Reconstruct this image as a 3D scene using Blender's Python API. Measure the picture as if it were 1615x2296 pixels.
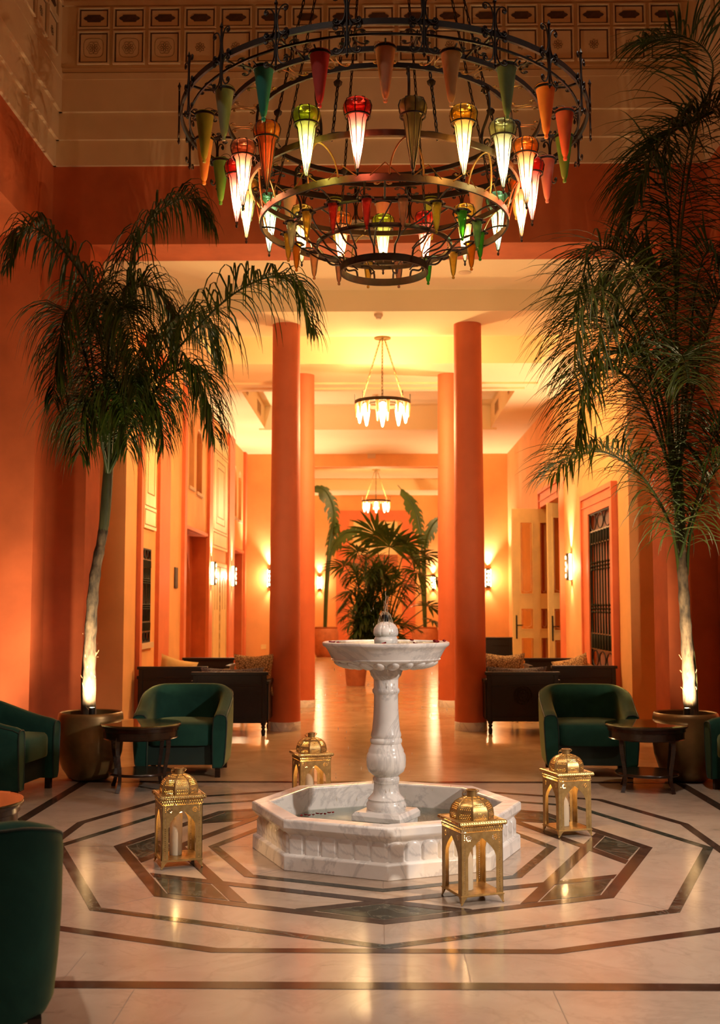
import bpy, math, random
from mathutils import Vector, Matrix
random.seed(7)
PI = math.pi
SC = bpy.context.scene
COL = SC.collection
for o in list(bpy.data.objects):
    bpy.data.objects.remove(o)

# ------------------------------------------------------------------ camera
cam_d = bpy.data.cameras.new('camera'); cam = bpy.data.objects.new('camera', cam_d); COL.objects.link(cam)
cam_d.sensor_fit = 'VERTICAL'; cam_d.sensor_height = 36.0; cam_d.sensor_width = 36.0
cam_d.lens = 2486.29 / 2296 * 36.0
_p, _y, _r = 0.0829, 0.0145, -0.0005
_fw = Vector((-math.sin(_y) * math.cos(_p), math.cos(_y) * math.cos(_p), math.sin(_p)))
_rt = Vector((math.cos(_y), math.sin(_y), 0)); _up = _rt.cross(_fw)
_r2 = _rt * math.cos(_r) + _up * math.sin(_r); _u2 = _up * math.cos(_r) - _rt * math.sin(_r)
cam.matrix_world = Matrix(((_r2.x, _u2.x, -_fw.x, -0.0333), (_r2.y, _u2.y, -_fw.y, -6.787), (_r2.z, _u2.z, -_fw.z, 1.45), (0, 0, 0, 1)))
cam_d.clip_end = 200
cam_d.dof.use_dof = True; cam_d.dof.focus_distance = 6.6; cam_d.dof.aperture_fstop = 3.2
SC.camera = cam
# ------------------------------------------------------------------ world, exposure
W = bpy.data.worlds.new('world'); SC.world = W; W.use_nodes = True
W.node_tree.nodes['Background'].inputs[0].default_value = (1.0, 0.6, 0.3, 1)
W.node_tree.nodes['Background'].inputs[1].default_value = 0.0
vs = SC.view_settings
vs.view_transform = 'Standard'; vs.look = 'None'; vs.gamma = 1.0; vs.use_curve_mapping = False
vs.exposure = 0.55
SC.cycles.max_bounces = 5; SC.cycles.diffuse_bounces = 4; SC.cycles.glossy_bounces = 3; SC.cycles.transmission_bounces = 4; SC.cycles.transparent_max_bounces = 9; SC.cycles.use_adaptive_sampling = True; SC.cycles.adaptive_min_samples = 16; SC.cycles.adaptive_threshold = 0.08; SC.cycles.sample_clamp_indirect = 6.0
SC.cycles.caustics_reflective = False; SC.cycles.caustics_refractive = False

def light(name, kind, loc, power, col, size=0.05, target=None, angle=60, blend=0.5, sy=None):
    d = bpy.data.lights.new(name, kind); d.energy = power; d.color = col
    if kind == 'SPOT':
        d.spot_size = math.radians(angle); d.spot_blend = blend; d.shadow_soft_size = size
    elif kind == 'POINT':
        d.shadow_soft_size = size
    elif kind == 'AREA':
        d.size = size
        if sy: d.shape = 'RECTANGLE'; d.size_y = sy
    o = bpy.data.objects.new(name, d); COL.objects.link(o); o.location = loc
    if target is not None:
        v = Vector(target) - Vector(loc); o.rotation_euler = v.to_track_quat('-Z', 'Y').to_euler()
    return o
WARM = (1.0, 0.72, 0.42); AMBER = (1.0, 0.66, 0.30); NEUT = (1.0, 0.84, 0.68)
# front fill spot, then hall ceiling downlights over the fountain
light('front_fill_spot', 'SPOT', (2.2, -9.6, 5.0), 300, NEUT, 0.10, (0.25, -0.5, 0.55), 27, 0.9)  # unseen spot added to fill the fountain shaft from the front
light('ceiling_downlight', 'SPOT', (3.0, -4.6, 8.3), 230, NEUT, 0.12, (0.6, -1.0, 0.0), 52, 0.9)
light('ceiling_downlight', 'SPOT', (-2.2, -3.6, 8.3), 520, NEUT, 0.12, (-0.6, -2.0, 0.0), 62, 0.9)
light('ceiling_downlight', 'SPOT', (2.0, -1.0, 8.3), 500, NEUT, 0.12, (1.9, 0.6, 0.0), 55, 0.9)

light('added_bay_key', 'SPOT', (6.4, -4.7, 3.7), 1150, (1.0, 0.88, 0.76), 0.16, (0.5, -0.7, 0.2), 46, 0.7)  # unseen spot added for the neutral light from the right bay
for x, y in ((-1.7, 7.3), (1.7, 7.3), (-1.7, 11.6), (1.7, 11.6)):   # lobby fill spots added to brighten doors and rear columns
    light('lobby_fill_spot', 'SPOT', (x, y, 4.74), 60, AMBER, 0.06, (x, y, 0), 150, 0.8)
for sx in (-1, 1):   # unseen fill spots added to brighten the side-bay walls
    light('bay_wall_fill', 'SPOT', (sx*3.85, 2.75, 0.08), 75, (1.0, 0.72, 0.42), 0.05, (sx*3.6, 3.6, 1.6), 110, 0.8)
# ------------------------------------------------------------------ helpers
class MB:
    def __init__(s): s.v = []; s.f = []
    def add(s, vs_, fs, M=None):
        b = len(s.v)
        s.v += [tuple(M @ Vector(p)) if M is not None else tuple(p) for p in vs_]
        s.f += [tuple(i + b for i in f) for f in fs]
        return s
    def box(s, x0, x1, y0, y1, z0, z1, M=None):
        return s.add([(x0,y0,z0),(x1,y0,z0),(x1,y1,z0),(x0,y1,z0),(x0,y0,z1),(x1,y0,z1),(x1,y1,z1),(x0,y1,z1)],
                     [(0,3,2,1),(4,5,6,7),(0,1,5,4),(1,2,6,5),(2,3,7,6),(3,0,4,7)], M)
    def prism(s, poly, z0, z1, M=None):
        n = len(poly)
        return s.add([(x, y, z0) for x, y in poly] + [(x, y, z1) for x, y in poly],
                     [tuple(range(n))[::-1], tuple(range(n, 2*n))] + [(i, (i+1) % n, n+(i+1) % n, n+i) for i in range(n)], M)
    def lathe(s, prof, n=24, c=(0,0), M=None, cap=True):
        vv = []; ff = []; m = len(prof)
        for r, z in prof:
            for k in range(n):
                a = 2*PI*k/n; vv.append((c[0]+r*math.cos(a), c[1]+r*math.sin(a), z))
        for i in range(m-1):
            for k in range(n):
                k2 = (k+1) % n; ff.append((i*n+k, i*n+k2, (i+1)*n+k2, (i+1)*n+k))
        if cap:
            if prof[0][0] > 1e-4: ff.append(tuple(range(n))[::-1])
            if prof[-1][0] > 1e-4: ff.append(tuple(range((m-1)*n, m*n)))
        return s.add(vv, ff, M)
    def ring(s, R, t, z0, z1, n=64, M=None, c=(0,0)):
        prof = [(R-t/2, z0), (R+t/2, z0), (R+t/2, z1), (R-t/2, z1)]
        vv = []; ff = []
        for r, z in prof:
            for k in range(n):
                a = 2*PI*k/n; vv.append((c[0]+r*math.cos(a), c[1]+r*math.sin(a), z))
        for i in range(4):
            j = (i+1) % 4
            for k in range(n):
                k2 = (k+1) % n; ff.append((i*n+k, i*n+k2, j*n+k2, j*n+k))
        return s.add(vv, ff, M)
    def tube(s, pts, r, n=6, closed=False, M=None, flat=1.0):
        pts = [Vector(p) for p in pts]; N = len(pts)
        rr = r if isinstance(r, (list, tuple)) else [r]*N
        vv = []; ff = []; prev = None
        for i, p in enumerate(pts):
            if closed: t = pts[(i+1) % N] - pts[i-1]
            else: t = pts[min(i+1, N-1)] - pts[max(i-1, 0)]
            if t.length < 1e-9: t = Vector((0,0,1))
            t.normalize()
            if prev is None:
                a = Vector((0,0,1)) if abs(t.z) < 0.9 else Vector((1,0,0))
                u = (a - t*a.dot(t)).normalized()
            else:
                u = prev - t*prev.dot(t)
                u = u.normalized() if u.length > 1e-6 else prev
            prev = u; w = t.cross(u)
            for k in range(n):
                a = 2*PI*k/n; vv.append(p + u*(math.cos(a)*rr[i]) + w*(math.sin(a)*rr[i]*flat))
        for i in range(N if closed else N-1):
            j = (i+1) % N
            for k in range(n):
                k2 = (k+1) % n; ff.append((i*n+k, i*n+k2, j*n+k2, j*n+k))
        if not closed: ff += [tuple(range(n))[::-1], tuple(range((N-1)*n, N*n))]
        return s.add(vv, ff, M)
    def surf(s, fn, nu, nv, closeu=False, M=None):
        vv = [fn(i/(nu if closeu else nu-1), j/(nv-1)) for i in range(nu) for j in range(nv)]
        ff = []
        for i in range(nu if closeu else nu-1):
            i2 = (i+1) % nu
            for j in range(nv-1): ff.append((i*nv+j, i2*nv+j, i2*nv+j+1, i*nv+j+1))
        return s.add(vv, ff, M)
    def mesh(s, name, mat, smooth=True, ang=40):
        me = bpy.data.meshes.new(name); me.from_pydata(s.v, [], s.f); me.update()
        import bmesh
        bm = bmesh.new(); bm.from_mesh(me); bmesh.ops.recalc_face_normals(bm, faces=bm.faces); bm.to_mesh(me); bm.free()
        if smooth:
            me.shade_smooth(); me.set_sharp_from_angle(angle=math.radians(ang))
        if mat is not None: me.materials.append(mat)
        return me
    def build(s, name, mat, parent=None, loc=None, rz=None, smooth=True, ang=40, bevel=0):
        o = bpy.data.objects.new(name, s.mesh(name, mat, smooth, ang)); COL.objects.link(o)
        if parent: o.parent = parent
        if loc is not None: o.location = loc
        if rz is not None: o.rotation_euler = (0, 0, rz)
        if bevel:
            b = o.modifiers.new('bevel', 'BEVEL'); b.width = bevel; b.segments = 2; b.limit_method = 'ANGLE'; b.angle_limit = math.radians(35)
        return o
def link(name, me, parent=None, loc=(0,0,0), rot=(0,0,0), sc=None):
    o = bpy.data.objects.new(name, me); COL.objects.link(o); o.parent = parent; o.location = loc; o.rotation_euler = rot
    if sc: o.scale = sc
    return o
def tag(o, label, cat, group=None):
    o['label'] = label; o['category'] = cat
    if group: o['group'] = group
    return o
def thing(name, label, cat, loc=(0,0,0), rz=0.0, group=None):
    o = bpy.data.objects.new(name, None); COL.objects.link(o); o.empty_display_size = 0.1
    o.location = loc; o.rotation_euler = (0, 0, rz)
    return tag(o, label, cat, group)
def struct(o): o['kind'] = 'structure'; return o
def sroot(name):
    o = bpy.data.objects.new(name, None); COL.objects.link(o); o.empty_display_size = 0.1; return struct(o)
def catmull(P, n):
    P = [Vector(p) for p in P]; out = []; m = len(P)-1
    for i in range(n):
        t = i/(n-1)*m; k = min(int(t), m-1); t -= k
        p1, p2 = P[k], P[k+1]; p0 = P[k-1] if k > 0 else p1*2-p2; p3 = P[k+2] if k+2 <= m else p2*2-p1
        out.append(0.5*((2*p1)+(p2-p0)*t+(2*p0-5*p1+4*p2-p3)*t*t+(3*p1-p0-3*p2+p3)*t**3))
    return out
def circ(R, n=8, a0=0.0, c=(0,0)): return [(c[0]+R*math.cos(a0+2*PI*k/n), c[1]+R*math.sin(a0+2*PI*k/n)) for k in range(n)]

# ------------------------------------------------------------------ materials
def newmat(name):
    m = bpy.data.materials.new(name); m.use_nodes = True
    return m, m.node_tree, m.node_tree.nodes['Principled BSDF']
def noise(nt, scale, detail=4, rough=0.55, dist=0.0, coord='Object', sc=None):
    tc = nt.nodes.new('ShaderNodeTexCoord'); n = nt.nodes.new('ShaderNodeTexNoise')
    n.inputs['Scale'].default_value = scale; n.inputs['Detail'].default_value = detail; n.inputs['Roughness'].default_value = rough
    n.inputs['Distortion'].default_value = dist
    src = tc.outputs[coord]
    if sc:
        mp = nt.nodes.new('ShaderNodeMapping'); mp.inputs['Scale'].default_value = sc; nt.links.new(src, mp.inputs['Vector']); src = mp.outputs['Vector']
    nt.links.new(src, n.inputs['Vector']); return n.outputs['Fac']
def ramp(nt, fac, stops):
    r = nt.nodes.new('ShaderNodeValToRGB'); e = r.color_ramp.elements
    while len(e) < len(stops): e.new(0.5)
    for k, (p, c) in enumerate(stops): e[k].position = p; e[k].color = (c[0], c[1], c[2], 1)
    nt.links.new(fac, r.inputs['Fac']); return r.outputs['Color']
def bump(nt, b, fac, strength, dist=0.01):
    n = nt.nodes.new('ShaderNodeBump'); n.inputs['Strength'].default_value = strength; n.inputs['Distance'].default_value = dist
    nt.links.new(fac, n.inputs['Height']); nt.links.new(n.outputs['Normal'], b.inputs['Normal'])
def simple(name, col, rough=0.5, metal=0.0, var=0.12, nscale=6.0, bmp=0.0, bscale=60, spec=0.5, sc=None):
    m, nt, b = newmat(name)
    b.inputs['Roughness'].default_value = rough; b.inputs['Metallic'].default_value = metal; b.inputs['Specular IOR Level'].default_value = spec
    f = noise(nt, nscale, sc=sc)
    lo = [c*(1-var) for c in col]; hi = [min(1, c*(1+var)) for c in col]
    nt.links.new(ramp(nt, f, [(0.3, lo), (0.7, hi)]), b.inputs['Base Color'])
    if bmp: bump(nt, b, noise(nt, bscale, 3), bmp, 0.004)
    return m
def marble(name, base, dark, vein, rough=0.12, scale=1.6, veins=0.5, bump_s=0.0, coord='Object', spec=0.38, fleck=0.0):
    m, nt, b = newmat(name); b.inputs['Roughness'].default_value = rough; b.inputs['Specular IOR Level'].default_value = spec
    f1 = noise(nt, scale*2.2, 8, 0.6, 0.6, coord); c1 = ramp(nt, f1, [(0.28, dark), (0.62, base)])
    f2 = noise(nt, scale, 6, 0.62, 1.6, coord)
    mt = nt.nodes.new('ShaderNodeMath'); mt.operation = 'SUBTRACT'; mt.inputs[1].default_value = 0.5; nt.links.new(f2, mt.inputs[0])
    ab = nt.nodes.new('ShaderNodeMath'); ab.operation = 'ABSOLUTE'; nt.links.new(mt.outputs[0], ab.inputs[0])
    vm = ramp(nt, ab.outputs[0], [(0.0, (veins,)*3), (0.035, (0, 0, 0))])
    mx = nt.nodes.new('ShaderNodeMix'); mx.data_type = 'RGBA'
    nt.links.new(vm, mx.inputs[0]); nt.links.new(c1, mx.inputs[6]); mx.inputs[7].default_value = (*vein, 1)
    outc = mx.outputs[2]
    if fleck:
        ff_ = noise(nt, 5.5, 7, 0.7, 0.4, coord, (1.0, 2.2, 1.0)); fm_ = ramp(nt, ff_, [(0.60, (0, 0, 0)), (0.72, (fleck,)*3)])
        m2 = nt.nodes.new('ShaderNodeMix'); m2.data_type = 'RGBA'; nt.links.new(fm_, m2.inputs[0]); nt.links.new(outc, m2.inputs[6]); m2.inputs[7].default_value = (*[v*0.75 for v in vein], 1); outc = m2.outputs[2]
    nt.links.new(outc, b.inputs['Base Color'])
    rr = nt.nodes.new('ShaderNodeMapRange'); rr.inputs['To Min'].default_value = rough*0.75; rr.inputs['To Max'].default_value = rough*1.5
    nt.links.new(noise(nt, 3.0, 5, 0.6, 0.2, coord), rr.inputs['Value']); nt.links.new(rr.outputs['Result'], b.inputs['Roughness'])
    if bump_s: bump(nt, b, noise(nt, 14, 4), bump_s, 0.01)
    return m
def glassy(name, col, transp=0.5, transl=0.3, rough=0.15, var=0.25):
    """thin coloured glass: lets tinted light straight through, scatters some, reflects a little"""
    m = bpy.data.materials.new(name); m.use_nodes = True; nt = m.node_tree; nt.nodes.clear(); N = nt.nodes.new
    out = N('ShaderNodeOutputMaterial'); tr = N('ShaderNodeBsdfTransparent'); tl = N('ShaderNodeBsdfTranslucent'); df = N('ShaderNodeBsdfDiffuse'); gl = N('ShaderNodeBsdfGlossy')
    f = noise(nt, 14, 4); c = ramp(nt, f, [(0.3, [x*(1-var) for x in col]), (0.7, [min(1, x*(1+var*0.6)) for x in col])])
    for s_ in (tr, tl, df): nt.links.new(c, s_.inputs['Color'])
    gl.inputs['Roughness'].default_value = rough
    m1 = N('ShaderNodeMixShader'); m1.inputs[0].default_value = transl; nt.links.new(df.outputs[0], m1.inputs[1]); nt.links.new(tl.outputs[0], m1.inputs[2])
    m2 = N('ShaderNodeMixShader'); m2.inputs[0].default_value = transp; nt.links.new(m1.outputs[0], m2.inputs[1]); nt.links.new(tr.outputs[0], m2.inputs[2])
    lw = N('ShaderNodeFresnel'); lw.inputs['IOR'].default_value = 1.45
    m3 = N('ShaderNodeMixShader'); nt.links.new(lw.outputs[0], m3.inputs[0]); nt.links.new(m2.outputs[0], m3.inputs[1]); nt.links.new(gl.outputs[0], m3.inputs[2])
    nt.links.new(m3.outputs[0], out.inputs['Surface']); return m
def pane(name, tint=(1, 1, 1), ior=1.45, rough=0.02, base=0.0):
    m = bpy.data.materials.new(name); m.use_nodes = True; nt = m.node_tree; nt.nodes.clear(); N = nt.nodes.new
    out = N('ShaderNodeOutputMaterial'); tr = N('ShaderNodeBsdfTransparent'); gl = N('ShaderNodeBsdfGlossy'); tr.inputs[0].default_value = (*tint, 1)
    gl.inputs['Roughness'].default_value = rough
    fr = N('ShaderNodeFresnel'); fr.inputs['IOR'].default_value = ior
    mx = N('ShaderNodeMixShader'); nt.links.new(fr.outputs[0], mx.inputs[0]); nt.links.new(tr.outputs[0], mx.inputs[1]); nt.links.new(gl.outputs[0], mx.inputs[2])
    ad = N('ShaderNodeMath'); ad.operation = 'ADD'; ad.inputs[1].default_value = base; nt.links.new(fr.outputs[0], ad.inputs[0])
    ge = N('ShaderNodeNewGeometry'); iv = N('ShaderNodeMath'); iv.operation = 'SUBTRACT'; iv.inputs[0].default_value = 1.0; nt.links.new(ge.outputs['Backfacing'], iv.inputs[1])
    mu = N('ShaderNodeMath'); mu.operation = 'MULTIPLY'; nt.links.new(ad.outputs[0], mu.inputs[0]); nt.links.new(iv.outputs[0], mu.inputs[1]); nt.links.new(mu.outputs[0], mx.inputs[0])
    nt.links.new(mx.outputs[0], out.inputs['Surface']); return m
def emit(name, col, strength):
    m = bpy.data.materials.new(name); m.use_nodes = True; nt = m.node_tree; nt.nodes.clear()
    out = nt.nodes.new('ShaderNodeOutputMaterial'); e = nt.nodes.new('ShaderNodeEmission'); e.inputs[0].default_value = (*col, 1); e.inputs[1].default_value = strength
    nt.links.new(e.outputs[0], out.inputs['Surface']); return m

M = {}
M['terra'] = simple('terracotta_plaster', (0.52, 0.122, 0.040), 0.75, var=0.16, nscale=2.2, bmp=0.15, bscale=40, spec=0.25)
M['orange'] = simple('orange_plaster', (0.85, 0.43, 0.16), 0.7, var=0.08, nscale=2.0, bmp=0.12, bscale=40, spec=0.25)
M['salmon'] = simple('salmon_trim_paint', (0.73, 0.19, 0.068), 0.6, var=0.08, nscale=3.0)
M['column'] = simple('column_paint', (0.58, 0.13, 0.045), 0.65, var=0.07, nscale=3.0, bmp=0.05)
M['cream'] = simple('cream_plaster', (0.66, 0.46, 0.27), 0.7, var=0.08, nscale=1.5, bmp=0.1, bscale=30, spec=0.25)
M['ceil'] = simple('ceiling_paint', (0.84, 0.65, 0.37), 0.8, var=0.03, nscale=1.0, spec=0.2)
M['groove'] = simple('dark_groove_line', (0.075, 0.03, 0.012), 0.9, var=0.3, nscale=20)
M['doorcream'] = simple('cream_door_paint', (0.86, 0.64, 0.26), 0.4, var=0.06, nscale=4)
M['floor'] = marble('floor_marble', (0.45, 0.36, 0.285), (0.37, 0.285, 0.22), (0.25, 0.19, 0.15), 0.15, 1.4, 0.25, spec=0.26, fleck=0.5)
M['floor2'] = marble('floor_marble_warm_lit', (0.50, 0.34, 0.20), (0.38, 0.24, 0.13), (0.36, 0.22, 0.12), 0.17, 0.9, 0.3, spec=0.32, fleck=0.4)  # same marble; warm lobby light and reflection put into its colour
M['inlay'] = marble('brown_inlay_marble', (0.050, 0.029, 0.021), (0.028, 0.018, 0.014), (0.11, 0.075, 0.06), 0.15, 3.0, 0.4, spec=0.2)
M['green'] = marble('green_inlay_marble', (0.032, 0.036, 0.027), (0.013, 0.017, 0.014), (0.15, 0.15, 0.12), 0.15, 4.0, 0.6, spec=0.2)
M['joint'] = simple('stone_joint', (0.26, 0.20, 0.16), 0.6)
M['white'] = marble('white_marble', (0.86, 0.83, 0.80), (0.74, 0.71, 0.68), (0.42, 0.41, 0.42), 0.2, 1.7, 0.5, 0.04)
M['iron'] = simple('wrought_iron', (0.010, 0.006, 0.004), 0.55, 0.1, var=0.4, nscale=30, bmp=0.2, spec=0.35)
M['bronze'] = simple('bronzed_iron', (0.035, 0.020, 0.008), 0.5, 0.35, var=0.4, nscale=18, bmp=0.15)
M['gild'] = simple('gilded_wire', (0.16, 0.09, 0.025), 0.4, 0.6, var=0.3, nscale=20)
M['wood'] = simple('dark_polished_wood', (0.020, 0.009, 0.005), 0.22, var=0.4, nscale=8, sc=(1, 1, 8))
M['bench'] = simple('black_bench_wood', (0.008, 0.006, 0.006), 0.45, var=0.3, nscale=10, bmp=0.1)
M['soil'] = simple('potting_soil', (0.03, 0.015, 0.008), 0.95, var=0.5, nscale=40, bmp=0.8)
M['black'] = simple('black_metal', (0.012, 0.011, 0.010), 0.4, 0.3)
M['wax'] = simple('candle_wax', (0.80, 0.70, 0.55), 0.5, var=0.03)
M['terrapot'] = simple('terracotta_pot', (0.42, 0.13, 0.05), 0.7, var=0.2, nscale=8, bmp=0.2)
def velvet(name):
    m, nt, b = newmat(name)
    f = noise(nt, 3.5, 5, 0.6, 0.5)
    nt.links.new(ramp(nt, f, [(0.3, (0.006, 0.034, 0.026)), (0.7, (0.014, 0.064, 0.045))]), b.inputs['Base Color'])
    b.inputs['Roughness'].default_value = 0.85
    b.inputs['Sheen Weight'].default_value = 0.55; b.inputs['Sheen Roughness'].default_value = 0.35; b.inputs['Sheen Tint'].default_value = (0.50, 0.50, 0.20, 1)
    b.inputs['Specular IOR Level'].default_value = 0.15
    bump(nt, b, noise(nt, 220, 2), 0.12, 0.002); return m
M['velvet'] = velvet('green_velvet')
M['piping'] = simple('piping_and_underseat_shade', (0.006, 0.022, 0.016), 0.6)
def pierced(name, mode, k, rad, umax=None):
    """thin brass sheet with punched round holes"""
    m, nt, b = newmat(name); N = nt.nodes.new; L = nt.links.new
    b.inputs['Metallic'].default_value = 0.7; b.inputs['Roughness'].default_value = 0.36
    L(ramp(nt, noise(nt, 30, 4), [(0.3, (0.38, 0.24, 0.08)), (0.7, (0.56, 0.38, 0.15))]), b.inputs['Base Color'])
    tc = N('ShaderNodeTexCoord'); sp = N('ShaderNodeSeparateXYZ'); L(tc.outputs['Object'], sp.inputs[0])
    def mth(op, a, c=None):
        n = N('ShaderNodeMath'); n.operation = op
        for i, x in enumerate((a, c)):
            if x is None: continue
            if isinstance(x, (int, float)): n.inputs[i].default_value = x
            else: L(x, n.inputs[i])
        return n.outputs[0]
    X, Y, Z = sp.outputs
    if mode != 'dome': u = mth('ADD', X, Y)
    else: u = mth('MULTIPLY', mth('ARCTAN2', Y, X), 0.08)
    uu = mth('MULTIPLY', u, k); vv = mth('MULTIPLY', Z, k)
    # offset every second row
    row = mth('FLOOR', vv); half = mth('MULTIPLY', mth('MODULO', row, 2.0), 0.5)
    fu = mth('SUBTRACT', mth('FRACT', mth('ADD', uu, half)), 0.5); fv = mth('SUBTRACT', mth('FRACT', vv), 0.5)
    d = mth('SQRT', mth('ADD', mth('MULTIPLY', fu, fu), mth('MULTIPLY', fv, fv)))
    hole = mth('LESS_THAN', d, rad)
    if mode == 'dome':       # holes only inside each gore, grouped in rings
        g = mth('SUBTRACT', mth('FRACT', mth('ADD', mth('MULTIPLY', mth('ARCTAN2', Y, X), 8/(2*PI)), 0.5)), 0.5)
        hole = mth('MULTIPLY', hole, mth('LESS_THAN', mth('ABSOLUTE', g), 0.36))
        gz = mth('FRACT', mth('MULTIPLY', Z, 21.0)); hole = mth('MULTIPLY', hole, mth('GREATER_THAN', gz, 0.22))
    if mode == 'panel':      # one row down each stile and a punched rosette in each spandrel
        ax = mth('ABSOLUTE', X); zz = mth('SUBTRACT', mth('FRACT', mth('MULTIPLY', Z, 95.0)), 0.5); dx = mth('MULTIPLY', mth('SUBTRACT', ax, 0.094), 95.0)
        row_ = mth('LESS_THAN', mth('SQRT', mth('ADD', mth('MULTIPLY', dx, dx), mth('MULTIPLY', zz, zz))), 0.22)
        qx = mth('SUBTRACT', ax, 0.070); qz = mth('SUBTRACT', Z, 0.316); rr_ = mth('SQRT', mth('ADD', mth('MULTIPLY', qx, qx), mth('MULTIPLY', qz, qz)))
        fa_ = mth('SUBTRACT', mth('FRACT', mth('MULTIPLY', mth('ADD', mth('ARCTAN2', qz, qx), 4.0), 8/(2*PI))), 0.5)
        ring_ = mth('MULTIPLY', mth('LESS_THAN', mth('ABSOLUTE', mth('SUBTRACT', rr_, 0.0115)), 0.0032), mth('LESS_THAN', mth('ABSOLUTE', fa_), 0.30))
        hole = mth('MAXIMUM', row_, mth('MAXIMUM', ring_, mth('LESS_THAN', rr_, 0.0035)))
    tr = N('ShaderNodeBsdfTransparent'); mx = N('ShaderNodeMixShader'); L(hole, mx.inputs[0]); L(b.outputs[0], mx.inputs[1]); L(tr.outputs[0], mx.inputs[2])
    out = [n for n in nt.nodes if n.type == 'OUTPUT_MATERIAL'][0]; L(mx.outputs[0], out.inputs['Surface'])
    return m
M['brass'] = simple('brass', (0.50, 0.33, 0.125), 0.36, 0.75, var=0.25, nscale=25)
M['brass_band'] = pierced('pierced_brass_band', 'box', 78, 0.24)
M['brass_panel'] = pierced('pierced_brass_panel', 'panel', 62, 0.17)
M['brass_dome'] = pierced('pierced_brass_dome', 'dome', 120, 0.24)
M['clear'] = pane('clear_glass', (0.98, 0.97, 0.95), 1.25)
M['doorglass'] = pane('etched_door_glass', (0.85, 0.7, 0.45), 1.5, 0.05, 0.08)
def leafmat(name, a, c, tl=0.25):
    m, nt, b = newmat(name); b.inputs['Roughness'].default_value = 0.42
    nt.links.new(ramp(nt, noise(nt, 4, 4), [(0.3, a), (0.7, c)]), b.inputs['Base Color'])
    t = nt.nodes.new('ShaderNodeBsdfTranslucent'); t.inputs[0].default_value = (c[0]*1.6, c[1]*1.5, c[2], 1)
    mx = nt.nodes.new('ShaderNodeMixShader'); mx.inputs[0].default_value = tl
    nt.links.new(b.outputs[0], mx.inputs[1]); nt.links.new(t.outputs[0], mx.inputs[2])
    out = [n for n in nt.nodes if n.type == 'OUTPUT_MATERIAL'][0]; nt.links.new(mx.outputs[0], out.inputs['Surface']); return m
M['leaf'] = leafmat('palm_leaf', (0.012, 0.028, 0.006), (0.030, 0.060, 0.010))
M['leafb'] = leafmat('palm_leaf_light', (0.030, 0.050, 0.008), (0.060, 0.085, 0.014))
M['fan'] = leafmat('fan_palm_leaf', (0.022, 0.045, 0.008), (0.055, 0.090, 0.014))
M['trunk'] = simple('palm_trunk_bark', (0.085, 0.060, 0.034), 0.85, var=0.85, nscale=22, bmp=0.6, bscale=30, sc=(1, 1, 0.35))
M['shaft'] = simple('palm_crownshaft', (0.06, 0.07, 0.026), 0.6, var=0.4, nscale=10, sc=(3, 3, 0.4))
M['fibre'] = simple('palm_fibre', (0.62, 0.42, 0.20), 0.8, var=0.3, nscale=30)
M['goldpot'] = simple('bronze_glazed_planter', (0.22, 0.13, 0.045), 0.38, 0.55, var=0.25, nscale=5, bmp=0.08)

# ================================================================== setting
ATX = 3.26; PY = 3.96; PYB = 4.50; OPZ = 5.02; LZ = 4.77; QY = 17.6; FY = 27.0
# ---- floor with inlay
fl = struct(MB().box(-7.2, 7.2, -10, 2.467, -0.1, 0).build('floor', M['floor'], smooth=False))
fl2 = struct(MB().box(-7.2, 7.2, 2.467, FY+0.3, -0.1, 0).build('floor_lobby', M['floor2'], smooth=False))
def piece(name, poly, mat, h=0.0016, par=fl): return MB().prism(poly, 0.0, h).build(name, mat, par, smooth=False)
def band(polyo, polyi, mat, name='inlay_strip', h=0.0016):
    n = len(polyo)
    for k in range(n):
        j = (k+1) % n; piece(name, [polyo[k], polyo[j], polyi[j], polyi[k]], mat, h)
C22 = math.cos(PI/8)
def octband(R, w, mat): band(circ(R), circ(R - w/C22), mat)
octband(1.977, 0.058, M['green']); octband(1.615, 0.068, M['inlay']); octband(1.045, 0.058, M['green'])
def linepoint(k, d, t):
    a = PI/8 + k*PI/4; return (d*math.cos(a) - t*math.sin(a), d*math.sin(a) + t*math.cos(a))
for k in range(8):
    lo, hi = 1.095, 1.163
    piece('inlay_strip', [linepoint(k, lo, -(2.004-lo)), linepoint(k, hi, -(2.004-hi)), linepoint(k, hi, 2.004-hi), linepoint(k, lo, 2.004-lo)], M['inlay'], 0.0016 + 0.0003*(k % 2))
    a = k*PI/4; r1, r2 = 1.534, 1.268
    kk = [(r1*math.cos(a), r1*math.sin(a)), linepoint(k, 1.170, -(1.995-1.170)), (r2*math.cos(a), r2*math.sin(a)), linepoint(k-1, 1.170, 1.995-1.170)]
    piece('inlay_kite', kk, M['green'])
a2, c2, xf = 2.03, 1.648, 0.726
po = [(xf,-a2),(c2,-c2),(a2,-xf),(a2,xf),(c2,c2),(xf,a2),(-xf,a2),(-c2,c2),(-a2,xf),(-a2,-xf),(-c2,-c2),(-xf,-a2)]
band(po, [(x*0.971, y*0.971) for x, y in po], M['inlay'])
sq = [(-2.467,-2.467),(2.467,-2.467),(2.467,2.467),(-2.467,2.467)]
band(sq, [(x*0.968, y*0.968) for x, y in sq], M['inlay'])
def seam(p, q, w=0.0016):
    p = Vector(p); q = Vector(q); d = (q-p).normalized(); n = Vector((-d.y, d.x))*w
    piece('stone_joint', [tuple(p+n), tuple(p-n), tuple(q-n), tuple(q+n)], M['joint'], 0.0006)
for k in range(8):
    a = k*PI/4; seam((0.8*math.cos(a), 0.8*math.sin(a)), (0.985*math.cos(a), 0.985*math.sin(a)))
    seam((1.615*math.cos(a), 1.615*math.sin(a)), (1.92*math.cos(a), 1.92*math.sin(a)))
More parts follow.
